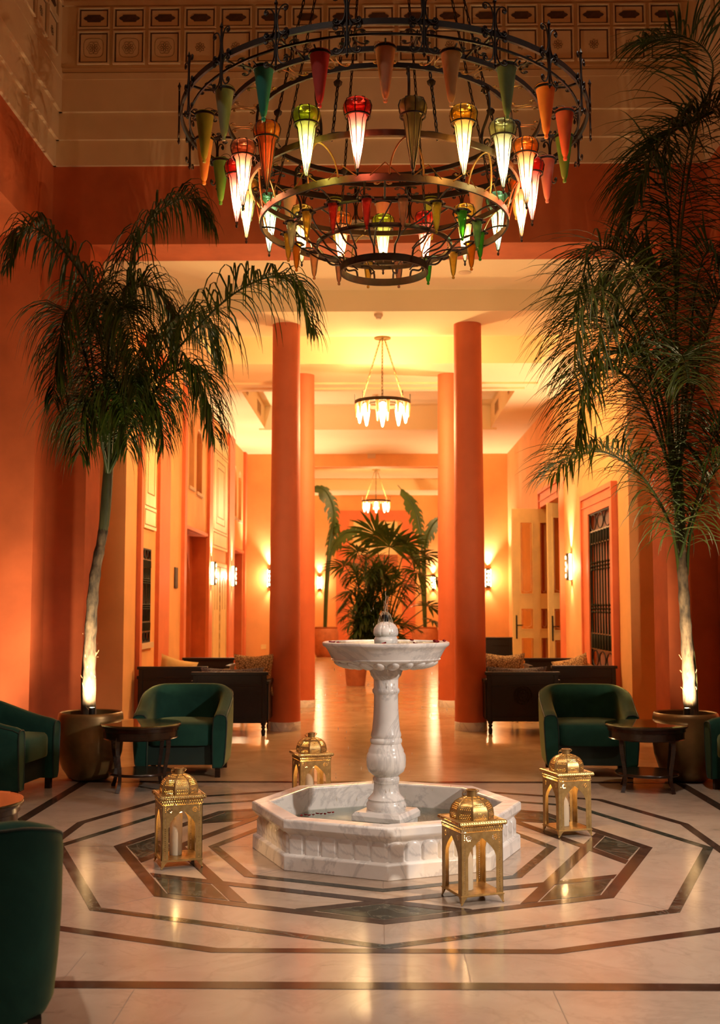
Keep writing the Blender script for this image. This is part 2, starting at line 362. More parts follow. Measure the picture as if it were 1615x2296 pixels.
for x in (-1.25, 0.33, 1.5): seam((x, -2.38), (x, -2.03), 0.0014); seam((x+0.3, -2.47), (x+0.3, -4.2), 0.0014)
for x in (-2.3, -0.7, 0.9, 2.5):
    pass
# ---- hall walls
def solid(name, boxes, mat, parent=None, **kw):
    mb = MB()
    for b in boxes: mb.box(*b)
    return mb.build(name, mat, parent, smooth=False, **kw)
HZ = 8.6
wb = struct(solid('wall_back', [(-3.76, -2.872, PY, PYB, 0, OPZ), (2.775, 3.76, PY, PYB, 0, OPZ), (-3.76, 3.76, PY, PYB, OPZ, HZ)], M['terra']))
wl = struct(solid('wall_left', [(-3.76, -ATX, 3.57, PY, 0, HZ), (-3.76, -ATX, -6.2, 3.57, 4.99, HZ), (-3.76, -ATX, -10, -6.2, 0, HZ),
                                (-7.2, -3.76, 3.57, PY, 0, 5.0), (-7.2, -7.0, -6.2, 3.57, 0, 5.0), (-7.2, -3.76, -6.4, -6.2, 0, 5.0)], M['terra']))
wr = struct(solid('wall_right', [(ATX, 3.76, 3.57, PY, 0, HZ), (ATX, 3.76, -6.2, 3.57, 4.99, HZ), (ATX, 3.76, -10, -6.2, 0, HZ),
                                 (3.76, 7.2, 3.57, PY, 0, 5.0), (7.0, 7.2, -6.2, 3.57, 0, 5.0), (3.76, 7.2, -6.4, -6.2, 0, 5.0)], M['terra']))
struct(solid('wall_front', [(-7.2, 7.2, -10.2, -10, 0, HZ)], M['terra']))
struct(solid('ceiling', [(-3.8, 3.8, -10.2, PYB, HZ, HZ+0.2), (-7.2, -3.76, -6.4, PY, 4.95, 5.1), (3.76, 7.2, -6.4, PY, 4.95, 5.1)], M['cream']))
# ---- stepped cream cornice
steps = [(5.82, 6.075, 0.03), (6.075, 6.348, 0.062), (6.348, 6.677, 0.095), (6.677, 7.62, 0.075), (7.62, 7.68, 0.10), (7.68, HZ, 0.06)]
t1 = MB(); t2 = MB(); t3 = MB()
for z0, z1, pr in steps:
    t1.box(-ATX, ATX, PY-pr, PY+0.02, z0, z1); t2.box(-ATX-0.02, -ATX+pr, -9.9, PY, z0, z1); t3.box(ATX-pr, ATX+0.02, -9.9, PY, z0, z1)
for z0, z1, pr in ((6.677, 6.745, 0.10), (6.757, 6.80, 0.09), (7.455, 7.50, 0.092)):
    t1.box(-ATX, ATX, PY-pr, PY, z0, z1); t2.box(-ATX, -ATX+pr, -9.9, PY, z0, z1); t3.box(ATX-pr, ATX, -9.9, PY, z0, z1)
trim1 = struct(t1.build('trim_1', M['cream'], smooth=False)); trim2 = struct(t2.build('trim_2', M['cream'], smooth=False)); trim3 = struct(t3.build('trim_3', M['cream'], smooth=False))
# frieze panels (local: x along wall, y out of wall towards room = -y, z up)
def frame(mb, w, h, t, y0, y1, zc=0.0):
    mb.box(-w/2, w/2, y0, y1, zc-h/2, zc-h/2+t); mb.box(-w/2, w/2, y0, y1, zc+h/2-t, zc+h/2)
    mb.box(-w/2, -w/2+t, y0, y1, zc-h/2+t, zc+h/2-t); mb.box(w/2-t, w/2, y0, y1, zc-h/2+t, zc+h/2-t)
def panel_meshes(w, h, kind):
    p = MB(); p.box(-w/2, w/2, -0.012, 0.0, -h/2, h/2); frame(p, w+0.035, h+0.035, 0.0135, -0.03, 0.0)
    g = MB(); frame(g, w-0.004, h-0.004, 0.011, -0.014, -0.0121)  # groove drawn as a raised dark brown strip
    c = MB()
    if kind == 'cut':
        s = 0.85; pts = []
        for x, z in [(-0.075,0.033),(0.075,0.033),(0.085,0.02),(0.108,0.013),(0.125,0),(0.108,-0.013),(0.085,-0.02),(0.075,-0.033),(-0.075,-0.033),(-0.085,-0.02),(-0.108,-0.013),(-0.125,0),(-0.108,0.013),(-0.085,0.02)]:
            pts.append((x*s, z*1.15))
        R = Matrix(((1,0,0,0),(0,0,1,0),(0,1,0,0),(0,0,0,1)))
        c.prism(pts, -0.0155, -0.0122, R)
    else:
        for k in range(8):
            a = k*PI/4; P = []
            for t in range(9):
                u = t/8; r = 0.008+0.042*u; wd = 0.013*math.sin(PI*u)
                P.append((r*math.cos(a)-wd*math.sin(a), -0.0135, r*math.sin(a)+wd*math.cos(a)))
            for t in range(9):
                u = 1-t/8; r = 0.008+0.042*u; wd = -0.013*math.sin(PI*u)
                P.append((r*math.cos(a)-wd*math.sin(a), -0.0135, r*math.sin(a)+wd*math.cos(a)))
            c.tube(P, 0.0018, 3)
        if kind == 'ros2':
            for r, rr_ in ((0.063, 0.006),):
                c.tube([((r+rr_*math.cos(6*t))*math.cos(t), -0.0135, (r+rr_*math.cos(6*t))*math.sin(t)) for t in [2*PI*q/48 for q in range(48)]], 0.0016, 3, closed=True)
            q = 0.098; P = []
            for t in range(40):
                a = 2*PI*t/40; ca, sa = math.cos(a), math.sin(a); e = 4
                s_ = q/((abs(ca)**e+abs(sa)**e)**(1/e)); P.append((s_*ca, -0.0135, s_*sa))
            c.tube(P, 0.0018, 3, closed=True)
    return p.mesh('panel', M['cream'], False), g.mesh('groove', M['groove'], False), c.mesh('carving', M['groove'], False)
PM = {'cut': panel_meshes(0.285, 0.185, 'cut'), 'ros': panel_meshes(0.285, 0.31, 'ros'), 'ros2': panel_meshes(0.285, 0.31, 'ros2')}
def panel(kind, parent, loc, rz):
    p = link('panel', PM[kind][0], parent, loc, (0, 0, rz)); link('groove', PM[kind][1], p); link('cartouche' if kind == 'cut' else 'rosette', PM[kind][2], p)
for k in range(17):
    x = -2.86 + 0.3575*k
    panel('cut', trim1, (x, PY-0.075, 7.318), 0); panel('ros2' if k < 3 else 'ros', trim1, (x, PY-0.075, 7.01), 0)
for k in range(12):
    y = 3.52 - 0.3575*k
    for tr_, sx, rz in ((trim2, -1, PI/2), (trim3, 1, -PI/2)):
        panel('cut', tr_, (sx*(ATX-0.075), y, 7.318), rz); panel('ros', tr_, (sx*(ATX-0.075), y, 7.01), rz)

# ---- lobby
def wall_yz(mb, x0, x1, Y0, Y1, Z0, Z1, holes):
    ys = sorted({Y0, Y1, *[h[0] for h in holes], *[h[1] for h in holes]})
    for a, b in zip(ys[:-1], ys[1:]):
        hs = sorted([(h[2], h[3]) for h in holes if h[0] <= a and h[1] >= b]); z = Z0
        for z0, z1 in hs:
            if z0 > z: mb.box(x0, x1, a, b, z, z0)
            z = z1
        if z < Z1: mb.box(x0, x1, a, b, z, Z1)
def spandrel(mb, x0, x1, y0, y1, zs, zt, n=10):
    """fills the corners above a round arch springing at zs inside the rectangle y0..y1, up to zt"""
    r = (y1-y0)/2; yc = (y0+y1)/2; hh = zt-zs
    for k in range(n):
        a, b = PI-PI*k/n, PI-PI*(k+1)/n
        p = (yc+r*math.cos(a), zs+hh*0.985*math.sin(a)); q = (yc+r*math.cos(b), zs+hh*0.985*math.sin(b))
        vv = [(x, yy, zz) for x in (x0, x1) for yy, zz in (p, q, (q[0], zt), (p[0], zt))]
        mb.add(vv, [(0,1,2,3), (7,6,5,4), (0,4,5,1), (1,5,6,2), (2,6,7,3), (3,7,4,0)])
LX, RX = -2.93, 2.87
wll = MB(); niches = [(10.24, 10.73, 3.28, 4.35), (10.95, 11.53, 3.26, 4.32), (15.62, 16.15, 3.24, 4.30), (16.4, 16.95, 3.22, 4.28)]
wall_yz(wll, LX-0.4, LX, 5.95, QY, 0, 5.3, [(6.84, 7.42, 0.97, 2.15), (9.81, 12.08, 0, 2.6), (15.5, 17.2, 0, 2.55)] + niches)
for y0, y1, z0, z1 in niches: spandrel(wll, LX-0.4, LX, y0, y1, z1-(y1-y0)/2, z1)
wll.box(-5.2, LX-0.4, 5.95, 6.4, 0, 5.3)
wlobl = struct(wll.build('wall_lobby_left', M['orange'], smooth=False))
wlr = MB(); wall_yz(wlr, RX, RX+0.4, 5.95, QY, 0, 5.3, [(6.78, 8.16, 0.62, 2.65), (10.5, 12.45, 0, 3.12)]); wlr.box(RX+0.4, 5.2, 5.95, 6.4, 0, 5.3)
wlobr = struct(wlr.build('wall_lobby_right', M['orange'], smooth=False))
struct(solid('wall_aisle_left', [(-5.2, -5.0, PYB, 6.0, 0, 5.3)], M['orange'])); struct(solid('wall_aisle_right', [(5.0, 5.2, PYB, 6.0, 0, 5.3)], M['orange']))
# recess backs
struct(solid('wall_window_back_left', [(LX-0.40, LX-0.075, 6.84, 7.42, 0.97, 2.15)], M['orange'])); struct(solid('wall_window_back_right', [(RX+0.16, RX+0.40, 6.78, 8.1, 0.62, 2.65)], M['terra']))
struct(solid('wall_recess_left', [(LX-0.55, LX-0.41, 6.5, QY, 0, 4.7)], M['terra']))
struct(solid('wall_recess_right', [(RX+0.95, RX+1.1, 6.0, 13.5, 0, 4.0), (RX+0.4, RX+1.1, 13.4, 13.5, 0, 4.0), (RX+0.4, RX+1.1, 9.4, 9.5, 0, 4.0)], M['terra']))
# far wall of the lobby and the room beyond
struct(solid('wall_lobby_back', [(-3.4, -1.9, QY, QY+0.4, 0, 5.3), (1.9, 3.4, QY, QY+0.4, 0, 5.3), (-1.9, 1.9, QY, QY+0.4, 4.49, 5.3)], M['orange']))
far = struct(solid('wall_far_room', [(-3.4, -3.2, QY+0.4, FY, 0, 5.3), (3.2, 3.4, QY+0.4, FY, 0, 5.3), (-3.4, 3.4, FY, FY+0.2, 0, 5.3)], M['orange']))
# ceilings
cl = MB(); cl.box(-5.2, 5.2, PYB, 5.6, OPZ, 5.2)
cl.box(-5.2, 5.2, 5.6, 6.74, LZ, 5.3); 
cl.box(-3.4, -2.26, 6.74, 8.35, LZ, 5.3); cl.box(2.26, 3.4, 6.74, 8.35, LZ, 5.3); cl.box(-2.26, 2.26, 6.74, 8.35, 5.15, 5.3)
cl.box(-3.4, 3.4, 8.35, 10.2, LZ, 5.3)
cl.box(-3.4, -2.14, 10.2, 14.0, LZ, 5.3); cl.box(2.14, 3.4, 10.2, 14.0, LZ, 5.3); cl.box(-2.14, 2.14, 10.2, 14.0, 5.2, 5.3)
cl.box(-3.4, 3.4, 14.0, QY, LZ, 5.3)
cl.box(-2.25, 2.25, 10.05, 10.2, LZ-0.03, LZ); cl.box(-2.4, 2.4, 9.65, 9.75, LZ-0.03, LZ); cl.box(-2.25, 2.25, 14.0, 14.12, LZ-0.03, LZ)
cl.box(-3.4, -2.2, QY, FY, LZ, 5.3); cl.box(2.2, 3.4, QY, FY, LZ, 5.3); cl.box(-2.2, 2.2, QY, 19.0, LZ, 5.3); cl.box(-2.2, 2.2, 25.5, FY, LZ, 5.3); cl.box(-2.2, 2.2, 19.0, 25.5, 5.1, 5.3)
struct(cl.build('ceiling_lobby', M['ceil'], smooth=False))
# left wall pilasters, surrounds and painted panels
pl = MB()
for y0, y1 in ((6.57, 6.70), (7.72, 8.45), (9.62, 9.81), (12.08, 12.46), (14.62, 15.42), (17.25, 17.5)): pl.box(LX, LX+0.055, y0, y1, 0, LZ)
for y0, y1, z in ((9.81, 12.08, 2.6), (15.5, 17.2, 2.55)): pl.box(LX, LX+0.03, y0, y1, z, z+0.05)
struct(pl.build('trim_4', M['salmon'], smooth=False))
sl = MB()
for y0, y1, z0, z1 in niches: sl.box(LX-0.3, LX+0.03, y0-0.03, y1+0.03, z0-0.05, z0)
sl.box(LX-0.3, LX+0.04, 6.78, 7.5, 0.90, 0.97)
struct(sl.build('trim_5', M['cream'], smooth=False))
ar = MB()
for y0, y1, z1 in ((9.81, 12.08, 2.6), (15.5, 17.2, 2.55)):
    ar.box(LX-0.36, LX-0.24, y0, y0+0.22, 0, z1); ar.box(LX-0.36, LX-0.24, y1-0.22, y1, 0, z1); spandrel(ar, LX-0.36, LX-0.24, y0+0.22, y1-0.22, 1.55, z1, 14)
for y0, y1, z1 in ((9.81, 12.08, 2.6), (15.5, 17.2, 2.55)):
    ar.box(LX-0.24, LX-0.002, y1-0.012, y1+0.001, 0, z1); ar.box(LX-0.24, LX-0.002, y0, y1, z1-0.012, z1)
struct(ar.build('wall_arches_left', M['terra'], smooth=False))
for y0, y1 in ((10.05, 11.85), (15.75, 16.95)): struct(solid('door_2' if y0 < 12 else 'door_3', [(LX-0.41, LX-0.38, y0, y1, 0, 2.5)], M['doorcream']))
# tall cream panel, its carved door below and the latticed panel over the window
def framed_panel(name, y0, y1, z0, z1, mat, lines, carve=None):
    r = struct(solid(name, [(LX, LX+0.03, y0, y1, z0, z1)], mat)); g = MB()
    for a, b, c, d in lines:
        Y0, Y1, Z0, Z1 = y0+a*(y1-y0), y0+b*(y1-y0), z0+c*(z1-z0), z0+d*(z1-z0); t = 0.012
        for bx in ((Y0, Y1, Z0, Z0+t), (Y0, Y1, Z1-t, Z1), (Y0, Y0+t, Z0, Z1), (Y1-t, Y1, Z0, Z1)): g.box(LX+0.03, LX+0.034, *bx)
    g.build('carved_line', M['groovey'], r, smooth=False)
    return r
M['groovey'] = simple('ochre_groove', (0.30, 0.17, 0.04), 0.8)
framed_panel('trim_6', 12.6, 14.55, 2.45, 4.5, M['doorcream'], [(0.05, 0.95, 0.02, 0.14), (0.05, 0.95, 0.16, 0.84), (0.05, 0.95, 0.86, 0.98), (0.22, 0.78, 0.22, 0.78), (0.3, 0.7, 0.28, 0.72)])
framed_panel('trim_7', 6.86, 7.62, 2.4, 4.4, M['doorcream'], [(0.05, 0.95, 0.02, 0.12), (0.05, 0.95, 0.14, 0.86), (0.22, 0.78, 0.22, 0.78), (0.05, 0.95, 0.88, 0.98)])
d4 = framed_panel('door_4', 12.62, 14.5, 0, 2.2, M['doorcream'], [(0.04, 0.48, 0.03, 0.97), (0.52, 0.96, 0.03, 0.97)])
dm = MB()
for k in range(9): dm.box(LX+0.031, LX+0.036, 13.545, 13.575, 0.3+0.17*k, 0.41+0.17*k)
for yy in (13.05, 14.05):
    dm.tube([(LX+0.033, yy+0.16*math.cos(t), 1.75+0.2*math.sin(t)) for t in [PI*q/12 for q in range(13)]], 0.006, 4)
    dm.box(LX+0.031, LX+0.036, yy-0.165, yy-0.155, 1.35, 1.75); dm.box(LX+0.031, LX+0.036, yy+0.155, yy+0.165, 1.35, 1.75)
dm.build('carved_line', M['groovey'], d4, smooth=False)
# right wall surrounds
def surround(name, y0, y1, z1, iy0, iy1, iz1, z0=0.0):
    m_ = MB(); m_.box(RX-0.05, RX, y0, iy0, z0, z1); m_.box(RX-0.05, RX, iy1, y1, z0, z1); m_.box(RX-0.05, RX, iy0, iy1, iz1, z1)
    m_.box(RX-0.075, RX-0.05, y0, y0+0.06, z0, z1); m_.box(RX-0.075, RX-0.05, y1-0.06, y1, z0, z1); m_.box(RX-0.075, RX-0.05, y0+0.06, y1-0.06, z1-0.06, z1)
    m_.box(RX-0.065, RX-0.05, y0+0.06, y1-0.06, iz1+0.1, iz1+0.12)
    return struct(m_.build(name, M['salmon'], smooth=False))
surround('trim_8', 6.54, 8.62, 2.93, 6.78, 8.16, 2.65, 0.4); surround('trim_9', 10.32, 12.6, 3.42, 10.5, 12.45, 3.12)
# ---- iron window grilles
def grille(name, x, y0, y1, z0, z1, nb, side):
    r = sroot(name); d = (z1-z0)
    fr = MB(); t = 0.02
    fr.box(x-0.012, x+0.012, y0, y1, z0, z0+t); fr.box(x-0.012, x+0.012, y0, y1, z1-t, z1); fr.box(x-0.012, x+0.012, y0, y0+t, z0, z1); fr.box(x-0.012, x+0.012, y1-t, y1, z0, z1)
    fr.build('grille_frame', M['iron'], r, smooth=False)
    zr = [z0+d*0.12, z0+d*0.22, z0+d*0.80, z0+d*0.88]
    for z in zr: MB().box(x-0.01, x+0.01, y0, y1, z-0.008, z+0.008).build('rail', M['gild'], r, smooth=False)
    b = MB(); bz = zr[0]; prof = [(0.009, 0)]
    H = zr[3]-zr[0]
    for f, rad in ((0.01, 0.024), (0.12, 0.026), (0.135, 0.012), (0.30, 0.009), (0.31, 0.02), (0.325, 0.009), (0.34, 0.02), (0.355, 0.009), (0.37, 0.02), (0.385, 0.009), (0.66, 0.009), (0.67, 0.02), (0.685, 0.009), (0.70, 0.02), (0.715, 0.009), (0.73, 0.02), (0.745, 0.009), (0.88, 0.012), (0.895, 0.026), (0.99, 0.024), (1.0, 0.009)):
        prof.append((rad, f*H))
    b.lathe(prof, 8); bme = b.mesh('bar', M['bargreen'])
    for k in range(nb):
        link('bar', bme, r, (x, y0+(k+0.5)*(y1-y0)/nb, bz))
    for zz0, zz1 in ((z0, zr[0]), (zr[3], z1)):
        s = MB(); n = 3; w = (y1-y0)/n; hh = zz1-zz0
        for k in range(n):
            yc = y0+(k+0.5)*w
            s.tube([(x, yc+w*0.42*math.cos(t), zz0+hh/2+hh*0.42*math.sin(t)) for t in [2*PI*q/20 for q in range(20)]], 0.009, 5, closed=True)
        s.build('scroll', M['iron'], r)
    MB().box(x+side*0.05, x+side*0.056, y0-0.05, y1+0.05, z0-0.05, z1+0.05).build('pane', M['winglass'], r, smooth=False)
    return r
M['winglass'] = pane('window_glass', (0.9, 0.8, 0.6), 1.3, 0.55)
M['bargreen'] = simple('dark_green_iron', (0.014, 0.020, 0.010), 0.45, 0.4, var=0.3)
grille('window_1', LX-0.005, 6.84, 7.42, 0.97, 2.15, 6, -1); grille('window_2', RX-0.02, 6.78, 8.16, 0.62, 2.65, 8, 1)
# ---- open double doors on the right
def door_leaf(name, p0, p1, z1, cols):
    r = sroot(name); p0 = Vector(p0); p1 = Vector(p1); w = (p1-p0).length; a = math.atan2((p1-p0).y, (p1-p0).x)
    r.location = (p0.x, p0.y, 0.01); r.rotation_euler = (0, 0, a)
    rows = [(0.22, 0.86), (1.02, 1.36), (1.62, z1-0.24)]
    st = MB(); xs = [0.0] + [c for cc in cols for c in cc] + [w]
    for i in range(0, len(xs), 2): st.box(xs[i], xs[i+1], -0.022, 0.022, 0, z1)
    st.build('stile', M['doorcream'], r, smooth=False, bevel=0.004)
    rl = MB(); zs = [0.0] + [z for rr in rows for z in rr] + [z1]
    for c0, c1 in cols:
        for i in range(0, len(zs), 2): rl.box(c0, c1, -0.02, 0.02, zs[i], zs[i+1])
    rl.build('rail', M['doorcream'], r, smooth=False)
    for c0, c1 in cols:
        for z0, z1_ in rows:
            g = MB(); g.box(c0, c1, -0.004, 0.004, z0, z1_).build('pane', M['doorglass'], r, smooth=False)
            e = MB(); q = 0.025
            e.tube([(c0+q, -0.006, z1_-q), (c0+q, -0.006, z0+q*2.2), ((c0+c1)/2, -0.006, z0+q), (c1-q, -0.006, z0+q*2.2), (c1-q, -0.006, z1_-q)], 0.003, 4, closed=True)
            e.build('etched_line', M['etch'], r)
            mo = MB(); mo.box(c0, c1, -0.03, -0.02, z0-0.02, z0); mo.box(c0, c1, -0.03, -0.02, z1_, z1_+0.02); mo.box(c0-0.02, c0, -0.03, -0.02, z0-0.02, z1_+0.02); mo.box(c1, c1+0.02, -0.03, -0.02, z0-0.02, z1_+0.02)
            mo.build('moulding', M['doorcream'], r, smooth=False)
    h = MB(); h.box(0.05, 0.075, -0.03, -0.022, 0.85, 1.25); h.tube([(0.062, -0.06, 1.08), (0.16, -0.06, 1.08)], 0.008, 6); h.tube([(0.062, -0.025, 1.08), (0.062, -0.06, 1.08)], 0.008, 6)
    h.tube([(0.062, -0.035, 0.85+0.02*math.sin(k)+k*0.045) for k in range(9)], 0.006, 5)
    h.build('door_handle', M['black'], r)
    return r
M['etch'] = simple('etched_line', (0.8, 0.62, 0.36), 0.6)
door_leaf('door_1', (2.30, 12.30), (3.0, 12.42), 3.08, [(0.15, 0.36), (0.50, 0.62)])
door_leaf('door_5', (2.74, 11.2), (3.22, 11.36), 3.08, [(0.10, 0.30)])
# far-room wall decoration
struct(solid('trim_10', [(-1.25, -0.85, FY-0.06, FY, 0, 4.3), (0.75, 1.15, FY-0.06, FY, 0, 4.3), (-0.85, 0.75, FY-0.06, FY, 4.0, 4.3)], M['salmon']))
fp = struct(solid('trim_11', [(-0.72, 0.62, FY-0.03, FY, 2.6, 3.95)], M['doorcream']))
MB().prism([(0.45*math.cos(t), 0.28*math.sin(t)) for t in [PI*q/12 for q in range(13)]], 0, 0.02, Matrix(((1,0,0,-0.05),(0,0,-1,FY-0.03),(0,1,0,3.3),(0,0,0,1)))).build('arch_inlay', M['groovey'], fp, smooth=False)
cb = struct(solid('trim_12', [(-0.95, 0.62, FY-0.08, FY, 2.55, 2.95)], M['terrapot']))
# ================================================================== columns
def column(x, y, label):
    t = thing('column', label, 'column', (x, y, 0), group='round lobby columns')
    MB().lathe([(0.185, 0.10), (0.182, 0.6), (0.176, 2.2), (0.165, 4.0), (0.163, LZ)], 40).build('shaft', M['column'], t)
    MB().lathe([(0.19, 0), (0.19, 0.095), (0.186, 0.10)], 40).build('base', M['white'], t)
column(-1.10, 6.22, 'front terracotta column left of the fountain, beside the left bench'); column(1.06, 6.22, 'front terracotta column right of the fountain, beside the carved bench')
column(-1.09, 9.13, 'pale lit rear column peeking out behind the left front column'); column(1.03, 9.13, 'pale lit rear column peeking out behind the right front column')

# ================================================================== fountain
FC = (0.025, -0.03, 0)
fo = thing('fountain', 'white marble fountain with octagonal basin, turned pedestal and round upper bowl', 'fountain', FC)
ba = MB().lathe([(0.80, 0), (0.80, 0.078), (0.785, 0.086), (0.765, 0.092), (0.765, 0.190), (0.775, 0.196), (0.806, 0.226), (0.806, 0.268), (0.797, 0.276), (0.70, 0.276), (0.692, 0.27), (0.69, 0.05), (0.0, 0.05)], 8)
basin = ba.build('basin', M['white'], fo, ang=25, bevel=0.006)
lm = MB()
def lobe(u, v):
    # arched tongue panel, local x across, z up, -y out
    w, h = 0.0483, 0.112
    x = (u-0.5)*2
    zt = (h-w) + w*math.sqrt(max(0, 1-min(1, abs(x))**2))
    z = v*zt
    e = min(1.0, min((1-abs(x))*10, (zt-z)/0.006 if zt > z else 0)); e = max(0, e)
    return (x*w, -0.012*math.sin(min(1, e)*PI/2), z)
lm.surf(lobe, 13, 9)
lme = lm.mesh('arched_relief', M['white'], ang=60)
ap = 0.765*C22
for k in range(8):
    a = -PI/2 + PI/8 + k*PI/4; sl_ = 2*0.768*math.sin(PI/8)
    for i in range(6):
        off = (i-2.5)*sl_/6
        x = ap*math.cos(a) - off*math.sin(a); y = ap*math.sin(a) + off*math.cos(a)
        link('arched_relief', lme, basin, (x, y, 0.0865), (0, 0, a+PI/2))
def watermat():
    m = pane('pool_water', (0.72, 0.76, 0.72), 1.33, 0.04, 0.05); nt = m.node_tree
    bp = nt.nodes.new('ShaderNodeBump'); bp.inputs['Strength'].default_value = 0.7; bp.inputs['Distance'].default_value = 0.012
    nt.links.new(noise(nt, 55, 3), bp.inputs['Height'])
    for n in nt.nodes:
        if n.type in ('BSDF_GLOSSY', 'FRESNEL'): nt.links.new(bp.outputs[0], n.inputs['Normal'])
    return m
M['water'] = watermat()
M['jet'] = glassy('falling_water', (0.97, 0.88, 0.70), 0.30, 0.6, 0.05, 0.05)
MB().prism(circ(0.692), 0.13, 0.135).build('basin_water', M['water'], fo, smooth=False)
pr_ = math.radians(21)
MB().prism(circ(0.205, 4, pr_), 0.05, 0.172).build('plinth', M['white'], fo, smooth=False, bevel=0.004)
MB().lathe([(0.219, 0.172), (0.222, 0.178), (0.222, 0.205), (0.20, 0.226), (0.12, 0.228)], 4, M=Matrix.Rotation(pr_, 4, 'Z')).build('plinth_slab', M['white'], fo, ang=15, bevel=0.003)
def lat(name, prof, n=40): return MB().lathe(prof, n).build(name, M['white'], fo, ang=50)
lat('pedestal_base', [(0.112, 0.226), (0.119, 0.240), (0.120, 0.262), (0.112, 0.275), (0.108, 0.285), (0.111, 0.291), (0.098, 0.305), (0.080, 0.325), (0.075, 0.350), (0.074, 0.378), (0.080, 0.390)])
lat('pedestal_vase', [(0.074, 0.388), (0.080, 0.400), (0.080, 0.416), (0.072, 0.424), (0.085, 0.436), (0.106, 0.452), (0.117, 0.480), (0.119, 0.520), (0.117, 0.548), (0.110, 0.562), (0.106, 0.568), (0.107, 0.578), (0.096, 0.600), (0.090, 0.618)])
lat('pedestal_shaft', [(0.088, 0.612), (0.096, 0.626), (0.096, 0.642), (0.087, 0.652), (0.092, 0.664), (0.090, 0.676), (0.084, 0.695), (0.078, 0.760), (0.074, 0.830), (0.0725, 0.905), (0.074, 0.912), (0.081, 0.920), (0.083, 0.932), (0.080, 0.942), (0.074, 0.948), (0.0745, 0.999)])
lat('capital', [(0.075, 0.998), (0.080, 1.008), (0.086, 1.014), (0.092, 1.022), (0.094, 1.028), (0.094, 1.034), (0.100, 1.045), (0.102, 1.066)])
bw = MB(); bw.lathe([(0.095, 1.062), (0.15, 1.066), (0.24, 1.082), (0.305, 1.104), (0.327, 1.116), (0.331, 1.121), (0.327, 1.126), (0.338, 1.146), (0.352, 1.172), (0.366, 1.192), (0.380, 1.200), (0.385, 1.210), (0.384, 1.220), (0.376, 1.225), (0.362, 1.224), (0.345, 1.205), (0.0, 1.17)], 72)
bowl = bw.build('bowl', M['white'], fo, ang=40)
sm = MB(); 
for_l = [(math.sin(PI*j/8)*1.0, -math.cos(PI*j/8)) for j in range(9)]
sm.lathe([(max(r, 0.0), z) for r, z in for_l], 12); sme = sm.mesh('scallop', M['white'], ang=80)
for k in range(20):
    a = 2*PI*(k+0.5)/20; o = link('scallop', sme, bowl, (0.258*math.cos(a), 0.258*math.sin(a), 1.088), (0, math.radians(-17), a), (0.062, 0.036, 0.020))
MB().prism(circ(0.360, 48), 1.212, 1.216).build('bowl_water', M['water'], fo, smooth=False)
def fin(u, v):
    prof = [(0.070, 1.216), (0.072, 1.236), (0.066, 1.250), (0.064, 1.256), (0.071, 1.261), (0.075, 1.272), (0.0755, 1.284), (0.071, 1.304), (0.058, 1.325), (0.036, 1.340), (0.018, 1.345)]
    t = v*(len(prof)-1); k = min(int(t), len(prof)-2); t -= k
    r = prof[k][0]*(1-t)+prof[k+1][0]*t; z = prof[k][1]*(1-t)+prof[k+1][1]*t
    if z > 1.258: r *= 0.955+0.05*abs(math.cos(4*2*PI*u))**0.35
    return (r*math.cos(2*PI*u), r*math.sin(2*PI*u), z)
MB().surf(fin, 96, 31, True).build('finial', M['white'], fo, ang=60)
MB().lathe([(0.0, 1.342), (0.018, 1.342), (0.020, 1.352), (0.026, 1.382), (0.024, 1.386), (0.0, 1.380)], 10).build('nozzle', M['black'], fo)
jt = MB(); rj = random.Random(3)
jt.tube([(0.003*math.sin(k*2.1), 0.002*math.cos(k*1.7), 1.38+0.147*k/9) for k in range(10)], [0.0045-0.0003*k for k in range(10)], 6)
jt.tube([(0.012+0.002*math.sin(k), 0, 1.50-0.115*k/8) for k in range(9)], 0.0018, 5); jt.tube([(-0.010, 0.004, 1.47-0.085*k/6) for k in range(7)], 0.0018, 5)
for k in range(16):
    a = 2*PI*k/16+rj.uniform(-.12, .12); R = rj.uniform(0.03, 0.078); h = rj.uniform(0.02, 0.04)
    jt.tube([(R*t*math.cos(a), R*t*math.sin(a), 1.385+4*h*t*(1-t)*0.9-0.115*t**2.2) for t in [q/12 for q in range(13)]], [(0.0007 if q > 4 else 0.0014) if q % 3 else 0.0026 for q in range(13)], 5)
jt.build('water_jet', M['jet'], fo)
dr = MB()
for k in range(70):
    a = rj.uniform(0, 2*PI); r = rj.choice([rj.uniform(0.075, 0.13), rj.uniform(0.30, 0.40)]); z = rj.uniform(0.2, 1.1) if r < 0.2 else rj.uniform(0.25, 1.12)
    if r < 0.2 and rj.random() < 0.3: z = rj.uniform(1.25, 1.45)
    L = rj.uniform(0.004, 0.016); dr.lathe([(0, -L), (0.0022, 0), (0, L)], 5, M=Matrix.Translation((r*math.cos(a), r*math.sin(a), z)))
dd = dr.build('water_droplets', M['jet'], fo); dd['kind'] = 'stuff'
M['petal'] = simple('red_petal', (0.28, 0.008, 0.012), 0.5, var=0.3)
pm = MB().surf(lambda u, v: ((u-0.5)*0.026*math.sin(PI*(0.12+0.88*v)), (v-0.5)*0.03, 0.008*(4*(u-0.5)**2+2*(v-0.5)**2)), 6, 6).mesh('rose_petal', M['petal'])
